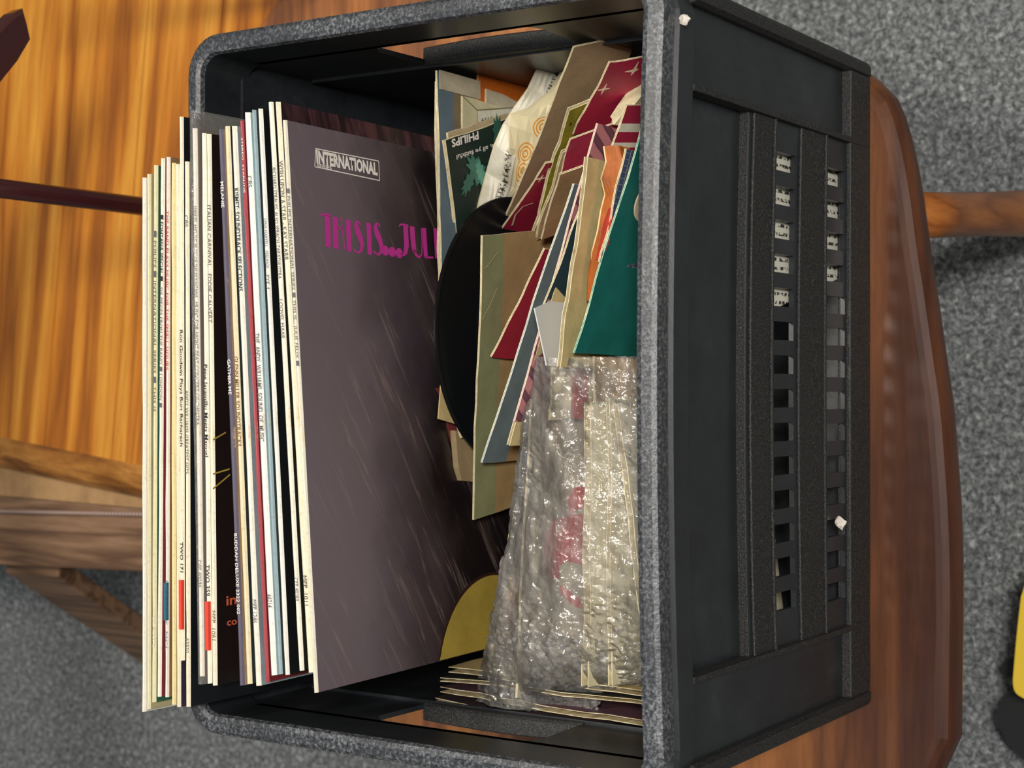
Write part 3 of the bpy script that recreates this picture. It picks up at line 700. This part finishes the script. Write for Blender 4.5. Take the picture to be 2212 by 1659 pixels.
stroke(o, mf, zo + .0003, ((999, 208), (1030, 238)), .0007, bl, 'crease'); stroke(o, mf, zo + .0003, ((1030, 238), (1120, 232)), .0007, bl, 'crease'); stroke(o, mf, zo + .0003, ((1030, 238), (1032, 300)), .0007, bl, 'crease')
poly_part('label_panel', [tuple(local_px(mf, x, y).to_2d()) for x, y in ((1031, 240), (1120, 233), (1110, 300), (1033, 300))], zo + .0003, paper('D9D6C2'), o)
face_text(o, mf, zo + .0006, '6959', (1062, 252), (1038, 256), -9, ink, 0)
single('crinkled white sleeve showing above the cream envelope', y_(1048, 196, .2070), y_(1040, 500, .2072), paper('C9BEA4'), 0, jit=.003, wave=.0004)
# PHILIPS holly sleeve
dg = paper('22302A', .5, .2)
single('worn buff sleeve directly behind the dark holly sleeve', y_(963, 284, .2030), y_(990, 540, .2090), paper('B9A582'), 1, jit=.003, wave=.0004)
o, mx, zo = single('dark green sleeve with holly leaves and upside down white lettering', y_(960, 303, .2000), y_(987, 545, .2065), dg, 1, jit=.0012, wave=.0004, gap=.0018)
mf = mx @ Matrix.Translation((0, 0, zo))
face_text(o, mf, zo + .0007, 'PHILIPS', (1031, 284), (973, 302), -17, inkw, .03)
face_text(o, mf, zo + .0007, 'come, all ye faithful', (1088, 304), (984, 335), -10, inkw, .01)
for i, (cx, cy, rx, sc, ml) in enumerate(((1075, 288, 0, 1.0, '2F5A4C'), (1030, 370, .7, 1.25, '3F7060'), (1036, 372, 0.3, .75, '5E9884'), (1010, 395, 2.2, .8, '3A6656'))):
    c = local_px(mf, cx, cy); pts = []
    for k in range(20):
        a = 2 * math.pi * k / 20; r = (.0065 if k % 2 else .0105) * sc; x = r * math.cos(a) * 1.25; y = r * math.sin(a) * .62
        pts.append((c.x + x * math.cos(rx) - y * math.sin(rx), c.y + x * math.sin(rx) + y * math.cos(rx)))
    poly_part('holly_leaf_print', pts, zo + .0007 + .0001 * i, plain('holly_print_%d' % i, ml, .5), o)
# curled paper sleeves: lofted between two real edges
def curl(label, left, right, front, drop=.05, name='single_sleeve', th=.0006, edge=None, cat='record'):
    bm = bmesh.new(); uv = bm.loops.layers.uv.new('UVMap'); n = len(left); L = [aty(*p) for p in left]; R = [aty(*p) for p in right]
    nrm = Vector((0, -1, .35)).normalized()
    rows = []
    for i in range(n):
        r = []
        for k in range(9):
            s = k / 8
            p = L[i].lerp(R[i], s / .6) if s <= .6 else R[i] + Vector((0, .001, -drop)) * ((s - .6) / .4)
            p += nrm * .0012 * math.sin(i * 1.7 + k * .9); r.append(p)
        rows.append(r)
    ctr = rows[n // 2][4].copy(); ctr.z = min(min(p.z for p in r) for r in rows)
    F_ = [[bm.verts.new(p + nrm * th - ctr) for p in r] for r in rows]; K = [[bm.verts.new(p - nrm * th - ctr) for p in r] for r in rows]
    def q(vs, mi, uvs=None):
        f = bm.faces.new(vs); f.material_index = mi
        if uvs:
            for l, u in zip(f.loops, uvs): l[uv].uv = u
    for i in range(n - 1):
        for k in range(8):
            u = [(i / (n - 1), k / 8), ((i + 1) / (n - 1), k / 8), ((i + 1) / (n - 1), (k + 1) / 8), (i / (n - 1), (k + 1) / 8)]
            q((F_[i][k], F_[i + 1][k], F_[i + 1][k + 1], F_[i][k + 1]), 0, u); q((K[i][k], K[i][k + 1], K[i + 1][k + 1], K[i + 1][k]), 0, u)
        q((F_[i][0], K[i][0], K[i + 1][0], F_[i + 1][0]), 1); q((F_[i][8], F_[i + 1][8], K[i + 1][8], K[i][8]), 1)
    for k in range(8): q((F_[0][k], F_[0][k + 1], K[0][k + 1], K[0][k]), 1); q((F_[-1][k], K[-1][k], K[-1][k + 1], F_[-1][k + 1]), 1)
    o = mesh_obj(name, bm, [front, edge or worn_edge()], None, Matrix.Translation(ctr)); tag(o, label, cat, G45); return o
def script_mat():
    t = NT('script_printed_paper'); tc = t.n('ShaderNodeTexCoord'); sp = t.n('ShaderNodeSeparateXYZ'); t.l(tc.outputs['UV'], sp.inputs[0])
    n = t.noise(t.coord('UV', (60, 9, 1)), 1.2, 4, .7); ra = t.ramp(n, [(.50, (0, 0, 0, 1)), (.54, W4)])
    bnd = t.ramp(sp.outputs[1], [(0, (0, 0, 0, 1)), (.40, (0, 0, 0, 1)), (.44, W4), (.56, W4), (.6, (0, 0, 0, 1))])
    f = t.mix(1, ra, bnd, 'MULTIPLY'); n2 = t.noise(t.coord('Object'), 60, 4)
    base = t.ramp(n2, [(.3, lin('B9B29C')), (.6, lin('DDD8C6'))]); return t.fin(t.mix(f, base, lin('2A2A24')), .6, .3)
curl('white curled sleeve with black script and leaf print', [(1149, 116, .168), (1157, 150, .169), (1141, 190, .171), (1112, 232, .174), (1086, 268, .177), (1066, 312, .184), (1052, 372, .196), (1036, 432, .2005), (1020, 494, .2035)],
     [(1212, 138, .163), (1216, 160, .163), (1192, 208, .164), (1150, 256, .166), (1118, 296, .169), (1104, 340, .176), (1092, 400, .190), (1076, 452, .198), (1056, 494, .2015)], script_mat())
def swirl_mat():
    t = NT('orange_swirl_paper'); vo = t.n('ShaderNodeTexVoronoi', feature='F1'); t.l(t.coord('UV', (3.0, 1.5, 1)), vo.inputs['Vector']); vo.inputs['Scale'].default_value = 1.5
    mu = t.n('ShaderNodeMath', operation='MULTIPLY'); mu.inputs[1].default_value = 9; t.l(vo.outputs['Distance'], mu.inputs[0]); pp = t.n('ShaderNodeMath', operation='PINGPONG'); pp.inputs[1].default_value = .5; t.l(mu.outputs[0], pp.inputs[0])
    r = t.ramp(pp.outputs[0], [(.22, lin('C98A3C')), (.30, lin('D8CBA0'))]); far = t.ramp(vo.outputs['Distance'], [(.34, (0, 0, 0, 1)), (.38, W4)])
    return t.fin(t.mix(far, r, lin('D3C7A0')), .6, .3)
curl('cream sleeve with orange swirl circles beside the curled white sleeve', [(1214, 150, .160), (1186, 196, .161), (1142, 232, .163), (1104, 246, .167), (1098, 272, .170), (1098, 320, .175), (1102, 352, .180), (1092, 402, .192), (1070, 452, .200)],
     [(1226, 140, .152), (1216, 190, .152), (1203, 225, .153), (1190, 262, .155), (1178, 300, .157), (1164, 332, .163), (1146, 372, .172), (1126, 410, .187), (1104, 440, .198)], swirl_mat())
single('brown kraft paper sleeve reaching highest at the right hand wall', z_(1240, 104, .664), z_(1084, 490, .586), paper('9C8262', .7, .12), 3, wave=.002, fit=True)
o, mx, zo = single('crimson sleeve printed with small cream stars near the top rim', z_(1317, 131, .664), z_(1242, 275, .64), paper(CR, .45, .14), 4, jit=.002, wave=.0018, fit=True)
mf = mx @ Matrix.Translation((0, 0, zo)); crw = plain('cream_print', 'E0C9A8', .5)
def star(o, mf, zo, px, py, r, m=crw):
    c = local_px(mf, px, py); poly_part('star_print', [(c.x + (r if k % 2 == 0 else r * .22) * math.cos(k * math.pi / 4), c.y + (r if k % 2 == 0 else r * .22) * math.sin(k * math.pi / 4)) for k in range(8)], zo + .0009, m, o)
star(o, mf, zo, 1303, 191, .0045); star(o, mf, zo, 1368, 150, .007)
o, mx, zo = single('crimson sleeve with cream arc line in front of the kraft sleeve', z_(1178, 350, .632), z_(1078, 504, .592), paper(CR, .45, .14), 3, jit=.0015, wave=.0006, fit=True)
mf = mx @ Matrix.Translation((0, 0, zo)); star(o, mf, zo, 1167, 384, .004); stroke(o, mf, zo + .0009, ((1105, 485), (1112, 462), (1128, 444), (1150, 436)), .0012, crw, 'arc_print')
curl('cream paper cone folded over in front of the crimson starred sleeve', [(1388, 150, 0.079), (1372, 175, 0.082), (1352, 205, 0.084), (1336, 230, 0.086), (1318, 252, 0.088)], [(1402, 175, 0.072), (1388, 200, 0.074), (1366, 224, 0.077), (1346, 246, 0.080), (1326, 268, 0.082)], paper('D9CFA8'), .02)
o, mx, zo = single('crimson sleeve with broad cream stripes near the near rim', z_(1352, 226, .655), z_(1316, 335, .650), bands([(0, CR), (.30, 'E0D6C0'), (.44, CR), (.62, 'E0D6C0'), (.7, CR)], 'u'), 4, fit=True)
def speck_mat():
    t = NT('olive_speckled_paper'); v = t.coord('Object'); n = t.noise(v, 330, 3, .6); n2 = t.noise(v, 60, 3)
    a = t.ramp(n2, [(.3, lin('6E6A18')), (.65, lin('948A2C'))]); return t.fin(t.mix(t.ramp(n, [(.30, W4), (.36, (0, 0, 0, 1))]), a, lin('2A280E')), .6, .3)
single('olive green speckled sleeve with frayed double edge', z_(1227, 233, .655), z_(1152, 500, .590), speck_mat(), 4, gap=.0016, jit=.0022, fit=True)
single('narrow buff sleeve edge between the olive and the rose sleeves', z_(1214, 322, .650), z_(1162, 505, .600), paper('B59C74'), 3, gap=.0012, jit=.002, fit=True)
single('glossy rose crimson sleeve in front of the olive one', z_(1231, 299, .654), z_(1176, 500, .606), paper('B23450', .25, .2, .6), 6, fit=True)
single('small buff topped sleeve behind the slate blue sleeve', z_(1209, 376, .650), z_(1172, 505, .612), paper('A9845C'), 4, fit=True)
# pink striped, pale, torn orange, navy, teal
def stripes_mat():
    t = NT('pink_striped_print'); tc = t.n('ShaderNodeTexCoord'); mp = t.n('ShaderNodeMapping'); mp.inputs['Rotation'].default_value = (0, 0, .5); t.l(tc.outputs['UV'], mp.inputs[0])
    wv = t.n('ShaderNodeTexWave'); wv.inputs['Scale'].default_value = 5; wv.inputs['Distortion'].default_value = 2.2; wv.inputs['Detail'].default_value = 3; t.l(mp.outputs[0], wv.inputs[0])
    a = t.ramp(wv.outputs[0], [(.35, lin('B4787A')), (.62, lin('A2646A')), (.70, lin('453040')), (.9, lin('6E4650'))]); return t.fin(a, .5, .4)
single('dusty pink sleeve with dark sketchy stripes', z_(1289, 266, .654), z_(1116, 890, .654), stripes_mat(), 2, edge=worn_edge('E8C8BC'), jit=.0008, fit=True)
single('cream sleeve with long rubbed spine edge and bold words at its foot', z_(1229, 512, .652), z_(1103, 941, .652), bands([(0, 'C8B584'), (.3, 'A38A5C')]), 1, gap=.0014, fit=True)
o, mx, zo = single('slate blue and kraft sleeve leaning long across the middle', z_(1238, 396), z_(1041, 995), bands([(0, '68767A'), (.15, '9A7C54')]), 0, edge=worn_edge('C9D2CE'), jit=.0008)
o, mx, zo = single('olive grey and kraft sleeve with creased corner before the black disc', z_(1041, 509, .654), z_(1021, 1114, .632), bands([(0, '83845F'), (.14, '9A7F56')]), 0, jit=.0008, wx=.176)
mf = mx @ Matrix.Translation((0, 0, zo)); crk = plain('crease_pale', 'B8B48E', .8)
for p in (((1045, 580), (1072, 545)), ((1038, 690), (1054, 660), (1070, 622))): stroke(o, mf, zo + .0012, p, .0005, crk, 'crease')
single('red sleeve corner poking out below the slate blue sleeve', z_(1176, 538, .636), z_(1087, 716, .636), paper('9E2636', .5, .1), 2, wx=.075, wy=.1)
single('narrow navy speckled sleeve with pale blue panel and maroon marks', z_(1258, 445, .656), z_(1170, 668, .656), bands([(0, '1E3640'), (.14, '94A4A0'), (.30, '12181C')]), 3, fit=True)
single('long cream sleeve with split edge next to the teal sleeve', z_(1268, 339, .665), z_(1208, 772, .665), paper('CDB882'), 0, gap=.0018, jit=.002, fit=True)
curl('torn orange sleeve with crumpled edge', [(1304, 316, 0.085), (1306, 350, 0.085), (1299, 385, 0.087), (1309, 420, 0.085), (1296, 455, 0.088), (1288, 500, 0.090), (1280, 545, 0.093), (1272, 600, 0.095), (1266, 650, 0.098)],
     [(1338, 314, 0.075), (1342, 345, 0.074), (1336, 385, 0.076), (1338, 420, 0.075), (1330, 455, 0.077), (1318, 500, 0.080), (1308, 545, 0.083), (1292, 600, 0.087), (1278, 650, 0.091)], paper('A65A24', .55, .3), .012, edge=worn_edge('E8C48A'))
curl('bright red paper tucked inside the torn orange sleeve', [(1316, 450, 0.081), (1302, 480, 0.083), (1298, 520, 0.085), (1290, 560, 0.087)], [(1326, 440, 0.074), (1318, 480, 0.076), (1312, 520, 0.078), (1302, 556, 0.081)], paper('B53A2A', .5), .006)
def grid_mat():
    t = NT('navy_grid_print'); br = t.n('ShaderNodeTexBrick'); br.inputs['Color1'].default_value = lin('47506A'); br.inputs['Color2'].default_value = lin('3C4560'); br.inputs['Mortar'].default_value = lin('A8A49A')
    br.inputs['Scale'].default_value = 9; br.inputs['Mortar Size'].default_value = .012; t.l(t.coord('UV'), br.inputs['Vector']); return t.fin(br.outputs[0], .5, .4)
single('dark blue sleeve with fine pale grid beside the torn orange one', z_(1352, 322, .662), z_(1300, 545, .662), grid_mat(), 3, jit=.002, fit=True)
o, mx, zo = single('large teal green sleeve with cream ring against the near wall', z_(1384, 290, .662), z_(1236, 760, .662), bands([(0, '176A62'), (.5, '1A7068')]), 4, anchor='B', wave=.003, jit=.0006, edge=worn_edge('8FC0A8'))
mf = mx @ Matrix.Translation((0, 0, zo)); c = local_px(mf, 1392, 438)
bm = bmesh.new(); R_ = []
for k in range(33):
    a = math.pi * 2 * k / 32; R_.append([Vector((c.x + r * math.cos(a), c.y + r * math.sin(a), zo + h)) for r, h in ((.0115, .0022), (.0062, .0022), (.0062, .0012), (.0115, .0012))])
loft(bm, R_); mesh_obj('ring_print', bm, crw, o, Matrix.Identity(4))
# loose white card
def card(label, poly, z, m, name, cat, tilt=.35, th=.0004):
    p = [aty(x, y, z - tilt * (y - 700) * 0) for x, y in poly]; ctr = sum(p, Vector()) / len(p); bm = bmesh.new(); d = Vector((0, -th, 0))
    loft(bm, [[v - ctr + d for v in p], [v - ctr - d for v in p]]); return tag(mesh_obj(name, bm, m, None, Matrix.Translation(ctr)), label, cat)
card('blank white card slipped between the sleeves', [(1154, 666), (1231, 632), (1222, 790), (1180, 790)], .121, plain('white_card', 'C9C9C6', .6), 'paper_card', 'card')
# vinyl disc
bm = bmesh.new(); dc = aty(1108, 718, .1925); dz = aty(943, 700, .1925).z
RD = .0873; prof_d = [(0, .0008), (.004, .0008), (.044, .0010), (.0455, .0007), (.083, .0007), (.0858, .0010), (RD, .0006), (RD, -.0006), (.0858, -.001), (.0455, -.0007), (.044, -.001), (.0, -.0008)]
nn = 96; vr = []
for k in range(nn):
    a = 2 * math.pi * k / nn; vr.append([bm.verts.new((r * math.cos(a), r * math.sin(a), z)) for r, z in prof_d if r > 0])
for k in range(nn):
    a, b = vr[k], vr[(k + 1) % nn]
    for j in range(len(a) - 1): bm.faces.new((a[j], a[j + 1], b[j + 1], b[j]))
    bm.faces.new((a[-1], a[0], b[0], b[-1]))
t = NT('black_vinyl'); wv = t.n('ShaderNodeTexWave', wave_type='RINGS', rings_direction='Z'); wv.inputs['Scale'].default_value = 420; t.l(t.coord('Object'), wv.inputs[0]); t.bump(wv.outputs[0], .12, .0003); vin = t.fin(lin('0E1013'), .28, .5)
dm = frame_matrix(Vector((dc.x, .1925, dz - RD)), Vector((-1, 0, 0)), Vector((0, -.02, -1)))
vd = mesh_obj('vinyl_disc', bm, vin, None, dm, smooth=False); tag(vd, 'bare black vinyl single standing without a sleeve', 'record', G45)
bm = bmesh.new(); bmesh.ops.create_circle(bm, cap_ends=True, radius=.043, segments=40); 
for v in bm.verts: v.co.z = .0012
mesh_obj('disc_label', bm, paper('7A2B2B', .5), vd, Matrix.Identity(4))
# things showing below the disc
o, mx, zo = single('buff envelope flap with diagonal fold under the black disc', z_(951, 800, .632), z_(1020, 1020, .632), paper('C3AC78'), 1, wx=.045, wy=.09)
card('maroon sleeve corner low down beside the mauve LP cover', [(940, 838), (953, 860), (975, 960), (990, 1040), (1010, 1062), (1040, 1050), (1010, 830)], .2075, paper('6E2E2C'), 'single_sleeve', 'record')
card('buff box like sleeve with dark tape end under the black disc', [(978, 930), (985, 1010), (992, 1038), (1030, 1042), (1030, 932)], .2045, paper('96815F'), 'single_sleeve', 'record', th=.002)
card('triangular cream envelope corner under the black disc', [(953, 815), (946, 905), (1014, 925), (985, 885)], .2010, paper('C3AC78'), 'paper_envelope', 'envelope')
# torn sleeves standing along the left hand wall (edge on)
for i, (a, b, c_, lab) in enumerate(((z_(938, 1512, .640), z_(1400, 1584, .640), '3A2A2C', 'dark sleeve standing edge on closest to the left hand wall'), (z_(952, 1492, .642), z_(1400, 1562, .642), '5A3A44', 'plum sleeve with split edge standing along the left hand wall'),
                               (z_(953, 1462, .645), z_(1400, 1522, .645), '23211C', 'black sleeve with torn cream edge along the left hand wall'), (z_(970, 1446, .642), z_(1400, 1498, .642), 'B8A270', 'buff sleeve with ragged edge nearest the bag'))):
    single(lab, a, b, paper(c_), 0, edge=worn_edge('A89870'), jit=.004, gap=.0016 + .001 * (i % 2), wave=.002)
# ------------------------------------------------------------------ plastic bag and its contents
single('kraft sleeve with torn edge at the left inside the clear bag', z_(1163, 792, .640), z_(1098, 1180, .640), paper('B08A50'), 2, jit=.003, gap=.002)
single('buff sleeve with red stripe at the open end of the clear bag', z_(1190, 775, .646), z_(1186, 885, .646), bands([(0, 'D9CDA8'), (.18, 'B82A28'), (.34, 'D9CDA8'), (.5, 'C9AE74')], 'v'), 2, jit=.002, fit=True, wy=.12)
o, mx, zo = single('white sleeve with bold red shape seen through the clear bag', z_(1146, 862, .650), z_(1118, 1430, .650), paper('BDB2A0', .6, .18), 3, jit=.001, wave=.001)
mf = mx @ Matrix.Translation((0, 0, zo)); red = plain('red_print_bold', 'C42A2A', .45)
poly_part('red_shape_print', [tuple(local_px(mf, x, y).to_2d()) for x, y in ((1240, 1052), (1275, 1050), (1275, 1095), (1242, 1100), (1230, 1115), (1222, 1082))], zo + .0012, red, o)
poly_part('red_shape_print', [tuple(local_px(mf, x, y).to_2d()) for x, y in ((1192, 1122), (1232, 1112), (1275, 1108), (1275, 1222), (1250, 1218), (1222, 1212), (1204, 1222), (1206, 1250), (1188, 1252), (1174, 1218), (1172, 1180), (1178, 1150))], zo + .0012, red, o)
poly_part('red_shape_print', [tuple(local_px(mf, x, y).to_2d()) for x, y in ((1204, 1262), (1222, 1272), (1252, 1296), (1256, 1315), (1238, 1310), (1212, 1285))], zo + .0012, red, o)
single('cream paper sleeve upright in the middle of the clear bag', z_(1272, 868, .652), z_(1263, 1440, .652), paper('DCD3AE', .6, .1), 2, gap=.004, wx=.165, wave=.003)
single('second cream paper sleeve behind the near rim in the clear bag', z_(1312, 860, .650), z_(1318, 1440, .650), paper('CFC6A2', .6, .12), 2, gap=.002, wx=.165, wave=.003)
single('slanted cream sleeve nearest the rim in the clear bag', z_(1330, 866, .652), z_(1392, 1380, .652), paper('D6CDB0', .6, .12), 2, gap=.003, wx=.16, wave=.002)
single('tan topped sleeve lying across the open end of the clear bag', z_(1282, 768, .632), z_(1284, 850, .632), paper('A88448'), 3, fit=True, wy=.12)
bagm = plastic('clear_crinkled_bag', .08, .43, 60, .25, 'FAF9F6', .08, True)
L = [(770, 1158), (850, 1140), (930, 1128), (1000, 1120), (1080, 1112), (1160, 1098), (1250, 1080), (1350, 1056), (1420, 1042), (1480, 1034), (1530, 1032), (1560, 1036)]
bm = bmesh.new(); rings = []; NU, NV = 130, 64
def lerp_tab(tab, y):
    for (y0, x0), (y1, x1) in zip(tab, tab[1:]):
        if y <= y1: return x0 + (x1 - x0) * (y - y0) / (y1 - y0)
    return tab[-1][1]
for i in range(NU + 1):
    s = i / NU; row = []
    for k in range(NV + 1):
        v = k / NV
        yend = 1555 - 0 * v
        py = 772 + (yend - 772) * s
        lx = lerp_tab(L, py); Zb = .655 - .006 * math.sin(v * 9 + 1) - .02 * sm((s - .75) / .25)
        yl = atz(lx, py, Zb).y; yr = .030
        if s > .72: yr = .03 + .07 * sm((s - .72) / .28)
        if v < .16: y = yl + .002; z = Zb - .10 * (1 - v / .16) * (1 - .8 * sm((s - .8) / .2))
        elif v > .92: y = yr; z = Zb - .08 * ((v - .92) / .08) * (1 - .8 * sm((s - .8) / .2))
        else: y = yl + (yr - yl) * (v - .16) / .76; z = Zb
        # position along X follows the pixel row at this depth
        dpt = atz(lx, py, Zb); x = dpt.x
        slant = .022 * sm((s - .8) / .2) * max(0, (v - .55) / .45)
        p = Vector((x + slant, y, z))
        wv = noise.noise(Vector((p.x * 30, p.y * 55, 1.3))) * .0045 + abs(noise.noise(Vector((p.x * 75, p.y * 110, 4.1)))) * .0024
        p.z += wv * (1.3 if s > .75 or s < .12 else .8); p.y += .002 * noise.noise(Vector((p.x * 60, p.z * 60, 9)))
        mk = sm((noise.noise(Vector((p.x * 26, p.y * 34, 7.7))) + .12) / .4)
        am = .00012 + .0009 * mk * (1.0 if s > .70 else .5)
        p += Vector((random.uniform(-1, 1) * .0004, random.uniform(-1, 1) * .0004, random.uniform(-1, 1) * am))
        p.x = max(p.x, -.1955); p.x = min(p.x, .19)
        row.append(p)
    rings.append(row)
loft(bm, rings, closed_ring=False, cap=False)
bmesh.ops.triangulate(bm, faces=bm.faces[:])
bag = tag(mesh_obj('plastic_bag', bm, bagm, None, None, smooth=False), 'crinkled clear plastic bag wrapped round paper sleeves', 'bag')
bm = bmesh.new(); sub = []
for i in range(int(NU * .74), NU + 1):
    q = i / NU; sub.append([p + Vector((random.uniform(-1, 1) * .0008 - .003, random.uniform(-1, 1) * .0008, -.009 * (1 - sm((q - .9) / .1)) - .001 + random.uniform(-1, 1) * .0012)) for p in rings[i][8:-4]])
for r in sub:
    for p in r: p.x = max(p.x, -.1965)
loft(bm, sub, closed_ring=False, cap=False); bmesh.ops.triangulate(bm, faces=bm.faces[:])
mesh_obj('inner_film', bm, bagm, bag, Matrix.Identity(4))
# printed leaflet inside the near wall, seen through the slots
def print_mat():
    t = NT('printed_leaflet'); n = t.noise(t.coord('Object', (1, 1, 1)), 260, 3, .6); wv = t.n('ShaderNodeTexWave', bands_direction='X'); wv.inputs['Scale'].default_value = 62; t.l(t.coord('Object'), wv.inputs[0])
    f = t.mix(1, t.ramp(n, [(.46, (0, 0, 0, 1)), (.52, W4)]), t.ramp(wv.outputs[0], [(.62, (0, 0, 0, 1)), (.7, W4)]), 'MULTIPLY'); return t.fin(t.mix(f, lin('D6D4C6'), lin('3A3A38')), .6, .3)
bm = bmesh.new(); box(bm, .035, .150, -.0004, .0004, -.062, .088); q = [v for v in bm.verts if v.co.x < .04 and v.co.z < 0]
for v in q: v.co.x += .035
tag(mesh_obj('printed_leaflet', bm, print_mat(), None, Matrix.Translation((0, .0130, FLOOR + .0625))), 'white printed leaflet standing behind the crate slots', 'paper')
# small scraps
def scrap(label, px, py, z, r, m, seed):
    c = atz(px, py, z); bm = bmesh.new(); bmesh.ops.create_icosphere(bm, subdivisions=2, radius=r)
    for v in bm.verts: v.co *= .55 + .9 * abs(noise.noise(v.co * 400 + Vector((seed, 0, 0)))); v.co.z *= .4
    tag(mesh_obj('paper_scrap', bm, m, None, Matrix.Translation(c)), label, 'scrap')
wht = plain('white_scrap', 'D8D0C4', .7)
scrap('tiny white torn scrap stuck below the near rim of the crate', 1478, 42, .722, .0035, wht, 1)
scrap('white paper crumb caught in the lower slots of the crate', 1815, 1130, .505, .0045, wht, 5)
